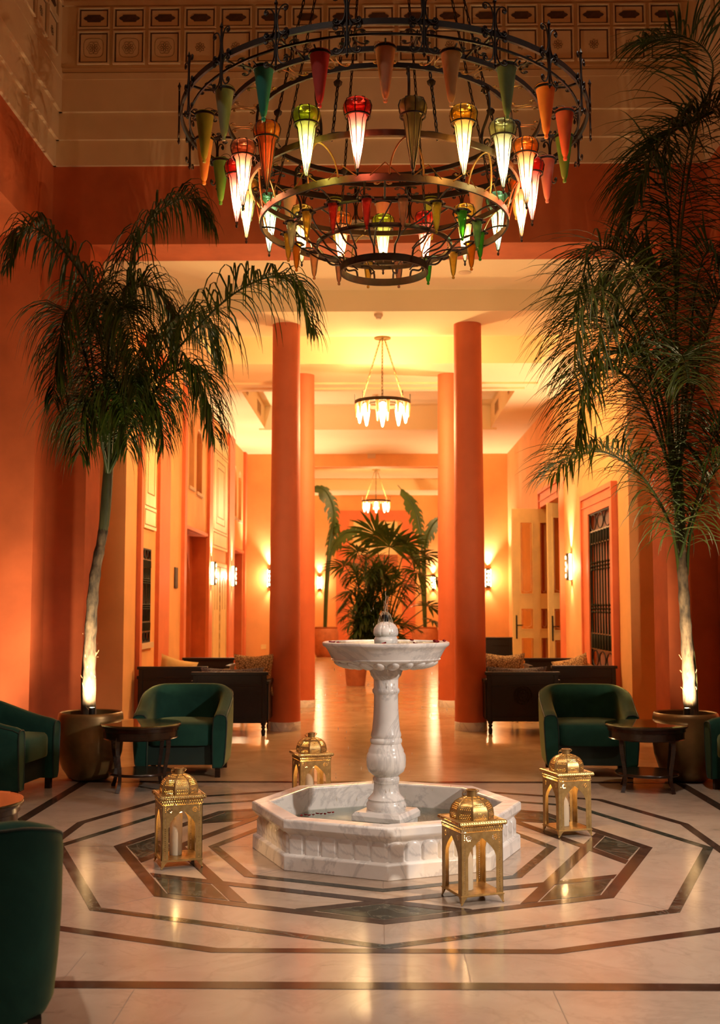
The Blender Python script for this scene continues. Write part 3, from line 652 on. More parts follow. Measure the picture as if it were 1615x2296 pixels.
for i, (a, r, z) in enumerate(((200, .345, 1.219), (205, .35, 1.221), (212, .335, 1.218), (190, .34, 1.219), (60, .33, 1.219), (330, .352, 1.223), (325, .357, 1.226), (345, .36, 1.226), (300, .33, 1.219), (268, .34, 1.219), (20, .32, 1.219))):
    A = math.radians(a); o = link('rose_petal', pm, None, (FC[0]+r*math.cos(A), FC[1]+r*math.sin(A), z), (0.3*math.sin(i*3), 0.3*math.cos(i*2), i*1.3))
    tag(o, 'small dark red rose petal floating in the upper fountain bowl', 'petal', 'rose petals in the upper bowl')
for i in range(9):
    o = link('rose_petal', pm, None, (-0.50+0.024*i, 0.23+0.02*math.sin(i*1.9)+0.012*i, 0.137), (0, 0, i*1.1), (0.8, 0.8, 0.8))
    tag(o, 'small dark petal in the drifting row on the basin water', 'petal', 'petals in the lower basin')

# ================================================================== lanterns and candles
def lantern_parts():
    H = 0.1125; P = {}
    b = MB(); b.box(-H, H, -H, H, 0.042, 0.050); b.box(-H-0.004, H+0.004, -H-0.004, H+0.004, 0.040, 0.046); P['tray'] = b.mesh('tray', M['brass'], False)
    f = MB(); f.prism([(0, 0), (0.034, 0), (0.02, -0.014), (0.006, -0.036), (-0.001, -0.036)], -0.0015, 0.0015, Matrix(((1,0,0,0),(0,0,1,0),(0,1,0,0),(0,0,0,1))))
    f.prism([(0, 0), (0.034, 0), (0.02, -0.014), (0.006, -0.036), (-0.001, -0.036)], -0.0015, 0.0015, Matrix(((0,0,1,0),(1,0,0,0),(0,1,0,0),(0,0,0,1))))
    f.lathe([(0, -0.042), (0.005, -0.038), (0.005, -0.034), (0, -0.030)], 8); P['foot'] = f.mesh('foot', M['brass'], False)
    p = MB(); w = 0.076; zs, za, zt, zb = 0.225, 0.315, 0.345, 0.05; y0, y1 = -H, -H+0.003
    p.box(-H, -w, y0, y1, zb, zt); p.box(w, H, y0, y1, zb, zt)
    n = 16
    def arch(x):
        u = 1-abs(x)/w; return zs+(za-zs)*(u**0.62)
    for k in range(n):
        xa, xb = -w+2*w*k/n, -w+2*w*(k+1)/n
        vv = [(x, y, z) for y in (y0, y1) for x, z in ((xa, arch(xa)), (xb, arch(xb)), (xb, zt), (xa, zt))]
        p.add(vv, [(0,1,2,3), (7,6,5,4), (0,4,5,1), (2,6,7,3)])
    P['panel'] = p.mesh('arched_panel', M['brass_panel'], False)
    g = MB(); g.box(-w-0.004, w+0.004, -H+0.006, -H+0.0075, zb, za+0.01); P['pane'] = g.mesh('pane', M['clear'], False)
    bd = MB(); bd.box(-H-0.002, H+0.002, -H-0.002, -H, 0.348, 0.374); P['band'] = bd.mesh('dotted_band', M['brass_band'], False)
    ev = MB()
    E = H+0.008
    for k in range(4):
        ev.tube([(-E-0.004, -E, 0.386), (E+0.004, -E, 0.386)], 0.0125, 8, M=Matrix.Rotation(k*PI/2, 4, 'Z'))
    P['eave'] = ev.mesh('eave', M['brass_band']); 
    tp = MB(); tp.ring(0.12, 0.03, 0.394, 0.397, 8, M=Matrix.Rotation(PI/8, 4, 'Z')); tp.box(-H, H, -H, -H+0.032, 0.392, 0.3945); tp.box(-H, H, H-0.032, H, 0.392, 0.3945); tp.box(-H, -H+0.032, -H+0.032, H-0.032, 0.392, 0.3945); tp.box(H-0.032, H, -H+0.032, H-0.032, 0.392, 0.3945); P['lid'] = tp.mesh('lid', M['brass'], False)
    d = MB(); prof = [(0.106, 0.395), (0.109, 0.415), (0.106, 0.436), (0.098, 0.457), (0.083, 0.475), (0.062, 0.488), (0.036, 0.497), (0.026, 0.499)]
    d.lathe(prof, 8, M=Matrix.Rotation(PI/8, 4, 'Z'), cap=False); P['dome'] = d.mesh('dome', M['brass_dome'], True, 25)
    rb = MB()
    for k in range(8):
        a = PI/8+k*PI/4; rb.tube([(r*math.cos(a), r*math.sin(a), z) for r, z in prof], 0.0022, 4)
    P['rib'] = rb.mesh('rib', M['brass'])
    nk = MB(); nk.lathe([(0.025, 0.497), (0.025, 0.527), (0.029, 0.528), (0.029, 0.531), (0.022, 0.531)], 18, cap=False)
    for s in (-1, 1): nk.tube([(s*0.028, 0, 0.524), (s*0.038, 0, 0.526), (s*0.042, 0.004, 0.520), (s*0.036, 0.002, 0.515), (s*0.030, 0, 0.518)], 0.0024, 5)
    P['neck'] = nk.mesh('neck', M['brass'])
    hd = MB(); hd.tube([(0.042*math.cos(t), 0.006+0.050*math.sin(t), 0.520-0.030*math.sin(t)) for t in [PI*q/14 for q in range(15)]], 0.0022, 5); P['handle'] = hd.mesh('handle', M['brass'])
    c = MB(); c.lathe([(0, 0.0), (0.035, 0.0), (0.036, 0.004), (0.036, 0.225), (0.034, 0.232), (0.024, 0.234), (0.012, 0.228), (0, 0.226)], 20); P['candle'] = c.mesh('candle', M['wax'])
    wk = MB(); wk.tube([(0, 0, 0.225), (0.001, 0, 0.240)], 0.0015, 5); P['wick'] = wk.mesh('wick', M['black'])
    fm = MB(); fm.lathe([(0, 0.236), (0.0045, 0.242), (0.006, 0.250), (0.004, 0.262), (0, 0.276)], 8); P['flame'] = fm.mesh('flame', M['flame'])
    return P
M['flame'] = emit('candle_flame', (1.0, 0.62, 0.22), 60)
LP = lantern_parts()
def lantern(x, y, deg, label, clabel, cx=0.0, cy=0.0):
    t = thing('brass_lantern', label, 'lantern', (x, y, 0), math.radians(deg), 'brass candle lanterns around the fountain')
    H = 0.1125
    link('tray', LP['tray'], t); link('lid', LP['lid'], t); link('eave', LP['eave'], t)
    for k in range(4):
        r = (0, 0, k*PI/2); link('arched_panel', LP['panel'], t, rot=r); link('pane', LP['pane'], t, rot=r); link('dotted_band', LP['band'], t, rot=r)
        a = k*PI/2; q = Matrix.Rotation(a, 3, 'Z') @ Vector((-H, -H, 0)); link('foot', LP['foot'], t, (q.x, q.y, 0.042), r)
    d = link('dome', LP['dome'], t); link('rib', LP['rib'], d); nk = link('neck', LP['neck'], t); link('handle', LP['handle'], nk)
    q = Matrix.Rotation(math.radians(deg), 3, 'Z') @ Vector((cx, cy, 0))
    c = thing('pillar_candle', clabel, 'candle', (x+q.x, y+q.y, 0.0505), 0, 'candles inside the lanterns')
    link('wax_body', LP['candle'], c); link('wick', LP['wick'], c); link('flame', LP['flame'], c)
    light('candle_light', 'POINT', (x+q.x, y+q.y, 0.338), 3.6, (1.0, 0.60, 0.26), 0.010)
lantern(-1.146, -0.452, 21, 'brass lantern with arched sides left of the fountain, before the round table', 'ivory pillar candle inside the lantern left of the fountain', -0.01, 0.02)
lantern(0.44, -1.163, 21, 'nearest brass lantern standing before the fountain basin on the right', 'ivory pillar candle inside the nearest lantern', -0.035, 0.0)
lantern(1.175, 0.398, 17, 'brass lantern right of the fountain, in front of the green armchair', 'ivory pillar candle inside the lantern on the right', -0.015, 0.02)
lantern(-0.50, 1.28, 19, 'brass lantern half hidden behind the fountain basin', 'ivory pillar candle inside the lantern behind the basin', -0.01, 0.02)

# ================================================================== chandelier
def scroll(n, L, k0, k1, sshape=False, p=3.0):
    """planar scroll: curvature grows to both ends; midpoint at origin, tangent +y of the plane; returns [(u, v)]"""
    def half(sg):
        x = y = 0.0; th = PI/2 if sg > 0 else -PI/2; pts = []; h = L/2/n
        for i in range(n):
            s = (i+0.5)/n; k = (k0+k1*s**p)
            th += (-1 if (sg > 0) else (1 if not sshape else -1))*k*h
            x += math.cos(th)*h; y += math.sin(th)*h; pts.append((x, y))
        return pts
    a = half(1); b = half(-1); return b[::-1]+[(0.0, 0.0)]+a
CHX, CHY, CHZ = 0.02, 0.0, 3.5
ch = thing('iron_chandelier', 'huge tiered wrought iron chandelier hung with coloured glass lamps above the fountain', 'chandelier', (CHX, CHY, CHZ))
def cz(z): return z - CHZ
ROZ = 4.46
MB().ring(1.265, 0.016, cz(4.445), cz(4.479), 96).build('outer_ring', M['iron'], ch)
MB().ring(1.215, 0.010, cz(4.415), cz(4.428), 96).build('cone_rail', M['iron'], ch)
MB().ring(0.985, 0.014, cz(4.445), cz(4.475), 72).build('scroll_ring', M['iron'], ch); MB().ring(0.80, 0.014, cz(4.445), cz(4.475), 72).build('scroll_ring', M['iron'], ch)
f_ = MB(); f_.tube([(0, 0, -0.165), (0, 0, 0.165)], 0.0065, 6)
f_.lathe([(0, 0.16), (0.012, 0.175), (0.007, 0.185), (0, 0.205)], 6); f_.lathe([(0, -0.195), (0.010, -0.175), (0, -0.158)], 6)
for s in (-1, 1):
    for zc_, sg in ((0.075, 1), (-0.085, 1)):
        P = [(s*(0.008+u), 0, zc_+v) for u, v in scroll(22, 0.42, 4.0, 150.0, p=2.2)]
        f_.tube(P, 0.0046, 5)
fme = f_.mesh('finial', M['iron'])
for k in range(20):
    a = -PI/2+math.radians(9+18*k); link('finial', fme, ch, (1.278*math.cos(a), 1.278*math.sin(a), cz(ROZ)), (0, 0, a+PI/2))
sc_ = MB()
for s in (-1, 1):
    sc_.tube([(0.892+v*1.0, s*(0.012+u), 0) for u, v in scroll(18, 0.34, 3.0, 170.0, p=2.2)], 0.0042, 4)
sme_ = sc_.mesh('flat_scroll', M['gild'])
for k in range(20):
    a = -PI/2+math.radians(18*k); link('flat_scroll', sme_, ch, (0, 0, cz(4.46)), (0, 0, a))
br = MB(); br.tube([(0.985, 0, 0), (1.08, 0, 0.012), (1.18, 0, -0.01), (1.26, 0, 0.0)], 0.008, 5)
for s in (-1, 1):
    br.tube([(1.12+v*0.9, s*(0.012+u), 0.0) for u, v in scroll(20, 0.42, 4.0, 140.0, p=2.2)], 0.0048, 4)
    br.tube([(1.10+v*0.55, s*0.004, 0.03-0.6*u*s-0.02) for u, v in scroll(16, 0.26, 8.0, 180.0, p=2.2)], 0.004, 4)
bme_ = br.mesh('bracket', M['iron'])
for k in range(20):
    a = -PI/2+math.radians(9+18*k); link('bracket', bme_, ch, (0, 0, cz(4.46)), (0, 0, a))
# frosted cones under the outer ring
FROST = {}
def frost(col):
    if col not in FROST:
        m, nt, b = newmat('frosted_glass'); f = noise(nt, 9, 4)
        cc = ramp(nt, f, [(0.3, [min(1, x*0.95+0.02) for x in col]), (0.7, [min(1, x*1.15+0.03) for x in col])]); nt.links.new(cc, b.inputs['Base Color']); b.inputs['Roughness'].default_value = 0.35
        tl = nt.nodes.new('ShaderNodeBsdfTranslucent'); nt.links.new(cc, tl.inputs[0]); mx = nt.nodes.new('ShaderNodeMixShader'); mx.inputs[0].default_value = 0.55
        nt.links.new(b.outputs[0], mx.inputs[1]); nt.links.new(tl.outputs[0], mx.inputs[2])
        out = [n for n in nt.nodes if n.type == 'OUTPUT_MATERIAL'][0]; nt.links.new(mx.outputs[0], out.inputs['Surface']); FROST[col] = m
    return FROST[col]
conep = [(0.0, -0.300), (0.010, -0.297), (0.0125, -0.288), (0.009, -0.277), (0.014, -0.268), (0.020, -0.25), (0.040, -0.11), (0.054, -0.01), (0.060, 0.0), (0.060, 0.006), (0.056, 0.006), (0.050, -0.01), (0.038, -0.11), (0.018, -0.245)]
RED, TEAL, PALE, PEACH, ORNG, CORAL, GRN, YEL, MINT, PINK, LIME = (0.55,0.10,0.09), (0.02,0.30,0.24), (0.33,0.36,0.22), (0.62,0.36,0.20), (0.75,0.32,0.07), (0.62,0.16,0.07), (0.13,0.34,0.05), (0.62,0.42,0.08), (0.24,0.36,0.20), (0.58,0.30,0.24), (0.34,0.40,0.04)
ccol = {0: PEACH, 1: (0.62,0.46,0.22), 2: MINT, 3: ORNG, 4: CORAL, 5: GRN, 6: PINK, 7: YEL, 8: PEACH, 9: LIME, 10: PEACH, 11: LIME, 12: PEACH, 13: MINT, 14: GRN, 15: YEL, 16: LIME, 17: PALE, 18: TEAL, 19: RED}
cmesh = {}
hl = MB(); hl.ring(0.058, 0.006, -0.012, 0.0, 20); hl.tube([(0.058, 0, -0.004), (0.085, 0, 0.010)], 0.005, 5)
hl.tube([(-0.03+0.045*math.cos(t), 0.0, 0.045*math.sin(t)) for t in [PI*q/10 for q in range(11)]], 0.0016, 4); hlm = hl.mesh('cone_holder', M['iron'])
for k in range(20):
    a = -PI/2+math.radians(18*k); c = ccol[k]
    if c not in cmesh: cmesh[c] = MB().lathe(conep, 18, cap=False).mesh('frosted_cone', frost(c))
    o = link('frosted_cone', cmesh[c], ch, (1.135*math.cos(a), 1.135*math.sin(a), cz(4.385)), (0, 0, a)); link('cone_holder', hlm, o)
# tier one: ring with caged onion lamps
MB().ring(0.84, 0.016, cz(4.035), cz(4.07), 72).build('lamp_ring', M['bronze'], ch)
sr = MB(); sr.tube(catmull([(0.80, 0, cz(4.445)), (0.845, 0, cz(4.40)), (0.85, 0, cz(4.28)), (0.80, 0, cz(4.17)), (0.80, 0, cz(4.08)), (0.84, 0, cz(4.055))], 22), 0.0085, 6)
for zc_, sg in ((4.41, 1), (4.10, -1)):
    sr.tube([(0.83-0.032*math.cos(t)*(1-t/12), 0, cz(zc_)+sg*0.03*math.sin(t)*(1-t/12)) for t in [q*0.4 for q in range(24)]], 0.006, 5)
srm = sr.mesh('s_rod', M['iron'])
for k in range(10): link('s_rod', srm, ch, rot=(0, 0, -PI/2+math.radians(9+36*k)))
OC = {'red': (0.70,0.04,0.03), 'olive': (0.36,0.34,0.16), 'amber': (0.85,0.50,0.05), 'mint': (0.42,0.52,0.28), 'orange': (0.88,0.26,0.04), 'lime': (0.40,0.55,0.03), 'salmon': (0.72,0.24,0.12), 'teal': (0.15,0.55,0.40), 'honey': (0.72,0.48,0.10)}
M['bulb'] = emit('lamp_bulb', (1.0, 0.70, 0.36), 24)
omesh = {}
def onion_mesh(c):
    if c not in omesh:
        g1 = glassy('onion_glass_'+c, OC[c], 0.55, 0.35, 0.08); pale = [0.5+0.5*x for x in OC[c]]
        m1 = MB()
        def bulbf(u, v):
            prof = [(0.030, 0.108), (0.050, 0.106), (0.070, 0.092), (0.079, 0.068), (0.077, 0.043), (0.066, 0.022), (0.052, 0.008)]
            t = v*(len(prof)-1); k = min(int(t), len(prof)-2); t -= k
            r = prof[k][0]*(1-t)+prof[k+1][0]*t; z = prof[k][1]*(1-t)+prof[k+1][1]*t
            r *= 0.94+0.06*abs(math.sin(4*2*PI*u))**0.6
            return (r*math.cos(2*PI*u), r*math.sin(2*PI*u), z)
        m1.surf(bulbf, 48, 13, True); a = m1.mesh('onion_glass', g1, ang=80)
        m2 = MB()
        def conef(u, v):
            prof = [(0.053, 0.010), (0.050, -0.01), (0.044, -0.06), (0.033, -0.14), (0.018, -0.22), (0.009, -0.275), (0.006, -0.285)]
            t = v*(len(prof)-1); k = min(int(t), len(prof)-2); t -= k
            r = prof[k][0]*(1-t)+prof[k+1][0]*t; z = prof[k][1]*(1-t)+prof[k+1][1]*t
            r *= 0.95+0.06*abs(math.sin(4*2*PI*u))
            return (r*math.cos(2*PI*u), r*math.sin(2*PI*u), z)
        m2.surf(conef, 32, 13, True); g2 = glassy('cone_glass_'+c, [0.7*x+0.3*y for x, y in zip(OC[c], pale)], 0.35, 0.85, 0.15, 0.12)
        omesh[c] = (a, m2.mesh('cone_glass', g2, ang=80))
    return omesh[c]
cg = MB(); cg.ring(0.070, 0.006, 0.004, 0.012, 24)
for k in range(8):
    a = 2*PI*k/8; cs, sn = math.cos(a), math.sin(a)
    cg.tube([(r*cs, r*sn, z) for r, z in ((0.012, 0.112), (0.045, 0.109), (0.070, 0.096), (0.080, 0.066), (0.074, 0.03), (0.068, 0.01), (0.051, -0.015), (0.043, -0.07), (0.030, -0.16), (0.014, -0.25), (0.008, -0.29))], 0.0027, 4)
cg.lathe([(0.008, -0.285), (0.006, -0.305), (0.009, -0.310), (0.005, -0.322), (0, -0.325)], 8); cgm = cg.mesh('wire_cage', M['iron'])
bl = MB(); bl.lathe([(0, -0.165), (0.008, -0.155), (0.014, -0.130), (0.020, -0.09), (0.018, -0.065), (0.010, -0.05), (0, -0.045)], 10); blm = bl.mesh('bulb', M['bulb'])
hk = MB(); hk.tube([(-0.07, 0, 0.008), (-0.085, 0, 0.0), (-0.10, 0, -0.012)], 0.005, 5); hkm = hk.mesh('hook', M['iron'])
onions = ['olive', 'amber', 'mint', 'orange', 'red', 'orange', 'teal', 'amber', 'red', 'lime', 'orange', 'honey', 'teal', 'honey', 'red', 'salmon', 'orange', 'lime', 'red']
unlit = {0, 16}
for k, c in enumerate(onions):
    a = -PI/2+2*PI*(k+0.5)/19; a_, b_ = onion_mesh(c)
    o = link('onion_lamp', a_, ch, (0.92*math.cos(a), 0.92*math.sin(a), cz(4.105)), (0, 0, a)); o['label'] = 'glass onion lamp in wire cage, ' + c
    link('cone_glass', b_, o); link('wire_cage', cgm, o); link('hook', hkm, o)
    if k not in unlit:
        link('bulb', blm, o); light('onion_lamp_light', 'POINT', (CHX+0.92*math.cos(a), CHY+0.92*math.sin(a), 3.925), 21, (1.0, 0.68, 0.37), 0.012)
# tier two and the small clear cones
MB().ring(0.773, 0.014, cz(3.805), cz(3.845), 80).build('middle_ring', M['bronze'], ch)
ad = MB()
for s in (-1, 1): ad.tube([(0.84+(-0.067)*t, s*0.075*math.sin(PI*0.5*t)*1.3, cz(4.04)-(0.20)*t**1.6) for t in [q/10 for q in range(11)]], 0.0055, 5)
adm = ad.mesh('arched_rod', M['gild'])
for k in range(10): link('arched_rod', adm, ch, rot=(0, 0, -PI/2+math.radians(9+36*k)))
zg = MB()
for s in (-1, 1): zg.tube([(0.79, 0, cz(3.905)), (0.775, s*0.085, cz(3.835))], 0.0035, 4)
zgm = zg.mesh('peak_wire', M['gild'])
for k in range(20): link('peak_wire', zgm, ch, rot=(0, 0, -PI/2+math.radians(18*k)))
MB().ring(0.60, 0.010, cz(3.755), cz(3.767), 64).build('small_cone_ring', M['iron'], ch)
sp = MB()
for k in range(12):
    a = 2*PI*k/12
    sp.tube([((0.60+0.173*t)*math.cos(a), (0.60+0.173*t)*math.sin(a), cz(3.76)+0.02*math.sin(PI*t)+0.05*t) for t in [q/6 for q in range(7)]], 0.006, 5)
sp.build('spoke', M['iron'], ch)
scp = [(0, -0.178), (0.007, -0.176), (0.010, -0.168), (0.006, -0.158), (0.011, -0.150), (0.016, -0.13), (0.027, -0.04), (0.032, 0.0), (0.040, 0.004), (0.038, 0.012), (0.030, 0.016), (0.022, 0.014)]
scol = ['plum', 'yell', 'green', 'jade', 'green', 'orange', 'honey', 'green', 'plum', 'honey', 'plum', 'peach', 'orange', 'honey', 'clear', 'honey', 'rose', 'rose']
SCC = {'plum': (0.58,0.38,0.28), 'yell': (0.75,0.62,0.16), 'green': (0.16,0.55,0.12), 'jade': (0.30,0.55,0.30), 'orange': (0.85,0.38,0.06), 'honey': (0.80,0.55,0.15), 'peach': (0.80,0.48,0.30), 'clear': (0.68,0.70,0.50), 'rose': (0.72,0.14,0.12)}
smesh = {}
sh = MB(); sh.ring(0.042, 0.008, -0.004, 0.008, 16)
for k in range(6): a = k*PI/3; sh.lathe([(0, -0.010), (0.009, 0), (0, 0.010)], 6, c=(0.047*math.cos(a), 0.047*math.sin(a)))
shm = sh.mesh('scroll_collar', M['iron'])
for k, c in enumerate(scol):
    a = -PI/2+math.radians(10+20*k)
    if c not in smesh: smesh[c] = MB().lathe(scp, 14, cap=False).mesh('small_glass_cone', glassy('small_cone_glass_'+c, [min(1, x*1.25) for x in SCC[c]], 0.5, 0.75, 0.08, 0.3))
    o = link('small_glass_cone', smesh[c], ch, (0.60*math.cos(a), 0.60*math.sin(a), cz(3.765))); link('scroll_collar', shm, o)
# tier three, cage and bottom ring
MB().ring(0.42, 0.014, cz(3.665), cz(3.69), 56).build('cage_ring', M['bronze'], ch)
MB().ring(0.27, 0.012, cz(3.51), cz(3.555), 48).build('bottom_ring', M['bronze'], ch)
cr = MB(); cr.tube(catmull([(0.60, 0, cz(3.76)), (0.50, 0, cz(3.74)), (0.43, 0, cz(3.68)), (0.375, 0, cz(3.62)), (0.29, 0, cz(3.60)), (0.268, 0, cz(3.54))], 20), 0.0065, 6)
crm = cr.mesh('cage_rod', M['bronze'])
for k in range(14): link('cage_rod', crm, ch, rot=(0, 0, -PI/2+2*PI*(k+0.5)/14))
lr = MB()
for k in range(14):
    a = 2*PI*k/14; lr.tube([((0.27+0.33*t)*math.cos(a+0.3*t), (0.27+0.33*t)*math.sin(a+0.3*t), cz(3.60)+0.16*t+0.02*math.sin(2*PI*t)) for t in [q/10 for q in range(11)]], 0.005, 5)
lr.build('lower_lattice', M['iron'], ch)
# chains to the ceiling
def chain(mb, p, q, r=0.0042, ln=0.052, wd=0.015):
    p = Vector(p); q = Vector(q); L = (q-p).length; n = int(L/(ln*0.78)); d = (q-p).normalized(); u = d.orthogonal().normalized(); w = d.cross(u)
    for i in range(n):
        c = p+(q-p)*((i+0.5)/n); a = u if i % 2 else w
        mb.tube([c+d*(math.cos(t)*ln/2)+a*(math.sin(t)*wd/2) for t in [2*PI*k/10 for k in range(10)]], r, 4, closed=True)
for k in range(8):
    a = -PI/2+math.radians(22.5+45*k)
    cm = MB(); chain(cm, (0.78*math.cos(a), 0.78*math.sin(a), cz(4.06)), (0.16*math.cos(a), 0.16*math.sin(a), cz(6.9)))
    cm.lathe([(0, -0.03), (0.022, -0.01), (0.026, 0.01), (0, 0.03)], 6, M=Matrix.Translation((0.70*math.cos(a), 0.70*math.sin(a), cz(4.43)))); cm.build('chain', M['iron'], ch)
tp_ = MB(); tp_.ring(0.16, 0.02, cz(6.88), cz(6.94), 32); tp_.tube([(0, 0, cz(6.95)), (0, 0, cz(8.59))], 0.02, 8); tp_.box(-0.16, 0.16, -0.012, 0.012, cz(6.9), cz(6.96)); tp_.lathe([(0.0, cz(8.50)), (0.14, cz(8.52)), (0.16, cz(8.6))], 24)
tp_.build('ceiling_mount', M['iron'], ch)
wi = MB(); wi.tube(catmull([(0.84*math.cos(t), 0.84*math.sin(t), cz(4.075)+0.03*math.sin(9*t)-0.03*abs(math.sin(4*t))) for t in [-PI/2-0.9+1.9*q/14 for q in range(15)]], 60), 0.003, 4); wi.build('loose_cable', M['black'], ch)

# small lobby chandeliers
M['bulb2'] = emit('lobby_lamp_glass', (1.0, 0.62, 0.24), 30)
def small_chandelier(x, y, z, top, label, power):
    t = thing('lobby_chandelier', label, 'chandelier', (x, y, z), group='ring chandeliers along the corridor')
    MB().ring(0.36, 0.014, -0.02, 0.025, 40).build('ring', M['bronze'], t); MB().ring(0.2, 0.01, -0.03, -0.015, 32).build('inner_ring', M['bronze'], t)
    cp = MB().lathe([(0, -0.24), (0.012, -0.23), (0.035, -0.12), (0.045, -0.03), (0.02, -0.01), (0, -0.005)], 10).mesh('glass_lamp', M['bulb2'])
    for k in range(8): a = 2*PI*k/8; link('glass_lamp', cp, t, (0.30*math.cos(a), 0.30*math.sin(a), -0.03))
    c2_ = MB().lathe([(0, -0.16), (0.01, -0.15), (0.022, -0.03), (0.026, 0)], 8).mesh('small_cone', frost(PEACH))
    for k in range(16): a = 2*PI*(k+.5)/16; link('small_cone', c2_, t, (0.35*math.cos(a), 0.35*math.sin(a), -0.02))
    sp_ = MB().tube([(0, 0, 0), (0, 0, 0.12)], 0.006, 5).mesh('spike', M['bronze'])
    for k in range(8): a = 2*PI*k/8; link('spike', sp_, t, (0.36*math.cos(a), 0.36*math.sin(a), 0.0))
    for k in range(3):
        a = 2*PI*k/3+0.5; cm = MB(); chain(cm, (0.34*math.cos(a), 0.34*math.sin(a), 0.02), (0.03*math.cos(a), 0.03*math.sin(a), top-z-0.22), 0.005, 0.06, 0.02); cm.build('chain', M['gild'], t)
    cm = MB(); chain(cm, (0, 0, top-z-0.21), (0, 0, top-z), 0.005, 0.06, 0.02); cm.lathe([(0, top-z-0.23), (0.11, top-z-0.225), (0.11, top-z-0.21), (0, top-z-0.205)], 18); cm.build('stem', M['gild'], t)
    light('lobby_chandelier_light', 'POINT', (x, y, z-0.30), power, AMBER, 0.12); light('lobby_chandelier_light', 'POINT', (x, y, z+0.12), power*0.3, AMBER, 0.16)
small_chandelier(0.055, 7.55, 4.07, 5.15, 'nearer ring chandelier with glowing glass lamps between the columns', 165)
small_chandelier(-0.03, 21.5, 4.07, 5.1, 'distant ring chandelier glowing in the far room above the palms', 210)
# ================================================================== tub armchairs
def chair_meshes():
    P = {}
    w, d, th = 0.395, 0.37, 0.105
    path = []
    for i in range(9): path.append((-w+0.012*(1-i/8), -d+(d+0.03)*i/8))
    n = 22
    for i in range(1, n):
        t = PI-PI*i/n; c, s = math.cos(t), math.sin(t)
        path.append((w*math.copysign(abs(c)**0.72, c), 0.03+(d-0.03)*abs(s)**0.72))
    for i in range(9): path.append((w-0.012*(i/8), 0.03-(d+0.03)*i/8))
    L = [0.0]
    for a, b in zip(path[:-1], path[1:]): L.append(L[-1]+math.hypot(b[0]-a[0], b[1]-a[1]))
    N = len(path); rows = []
    for i, (x, y) in enumerate(path):
        u = L[i]/L[-1]; a = path[max(i-1, 0)]; b = path[min(i+1, N-1)]; tx, ty = b[0]-a[0], b[1]-a[1]; l = math.hypot(tx, ty); nx, ny = -ty/l, tx/l
        e = min(u, 1-u)*2; e = max(0, min(1, (e-0.03)/0.70)); h = 0.545+0.195*(0.5*e+0.5*e*e*(3-2*e))
        if i in (0, N-1): h -= 0.02
        sec = []
        for off, z in ((-0.03, 0.085), (-0.012, 0.12), (0.0, 0.25), (0.008, 0.40), (0.010, h-0.06), (0.004, h-0.02), (-0.018, h-0.004), (-0.05, h), (-0.082, h-0.006), (-th+0.004, h-0.03), (-th, h-0.08), (-th-0.006, 0.38), (-th-0.004, 0.20), (-th, 0.085)):
            sec.append((x+nx*off, y+ny*off, z))
        rows.append(sec)
    m = len(rows[0]); mb = MB(); mb.add([p for r in rows for p in r], [(i*m+j, i*m+(j+1) % m, (i+1)*m+(j+1) % m, (i+1)*m+j) for i in range(N-1) for j in range(m)] + [tuple(range(m)), tuple(range((N-1)*m, N*m))[::-1]])
    P['shell'] = mb.mesh('shell', M['velvet'], ang=50)
    pp = MB()
    for r in (rows[0], rows[-1]): pp.tube(r, 0.006, 5, closed=True)
    pp.tube([r[5] for r in rows], 0.005, 5); P['piping'] = pp.mesh('piping', M['piping'])
    st = MB()
    def seat(u, v):
        X, Y = (u-0.5)*2, (v-0.5)*2
        return (0.285*X, -0.055+0.30*Y, 0.435+0.022*(1-X*X)*(1-Y*Y))
    a, b = 0.287, 0.305; ring_ = []
    for t in range(40):
        A = 2*PI*t/40; c, s = math.cos(A), math.sin(A); e = 6.0; k = 1/((abs(c)**e+abs(s)**e)**(1/e)); ring_.append((k*c, k*s))
    prof = [(0.98, 0.265), (1.0, 0.285), (1.0, 0.40), (0.985, 0.425), (0.94, 0.442), (0.6, 0.458), (0.25, 0.462), (0.0, 0.463)]
    vv = [(a*q*x, -0.05+b*q*y, z) for q, z in prof for x, y in ring_]; ff = [(i*40+j, i*40+(j+1) % 40, (i+1)*40+(j+1) % 40, (i+1)*40+j) for i in range(len(prof)-1) for j in range(40)]
    st.add(vv, ff+[tuple(range(40))[::-1]]); P['seat'] = st.mesh('seat_cushion', M['velvet'], ang=50)
    ap_ = MB(); ap_.box(-0.285, 0.285, -0.30, 0.22, 0.10, 0.262); P['apron'] = ap_.mesh('seat_base', M['piping'], False)  # dark piping colour on the base paints the shade under the seat
    lg = MB(); lg.prism([(-0.022, -0.022), (0.022, -0.022), (0.022, 0.022), (-0.022, 0.022)], 0, 0.095); P['leg'] = lg.mesh('leg', M['wood'], False)
    return P
CP = chair_meshes()
def armchair(x, y, deg, label):
    t = thing('tub_armchair', label, 'armchair', (x, y, 0), math.radians(deg), 'green velvet tub armchairs')
    s = link('shell', CP['shell'], t); link('piping', CP['piping'], s); link('seat_cushion', CP['seat'], t); link('seat_base', CP['apron'], t)
    for sx in (-1, 1):
        for sy in (-1, 1): link('leg', CP['leg'], t, (sx*0.315, sy*0.285-0.03, 0))
armchair(-1.695, 2.98, 2, 'green velvet tub armchair facing us behind the left round table')
armchair(1.79, 2.98, -4, 'green velvet tub armchair facing us beside the right round table')
armchair(-2.98, 1.83, 84, 'dark green tub armchair seen side-on at the left edge, before the left planter')
armchair(2.985, 1.83, -84, 'green tub armchair cut off by the right edge, beside the right planter')
armchair(-1.54, -2.88, 198, 'nearest green velvet tub armchair with its back to us, lower left corner')

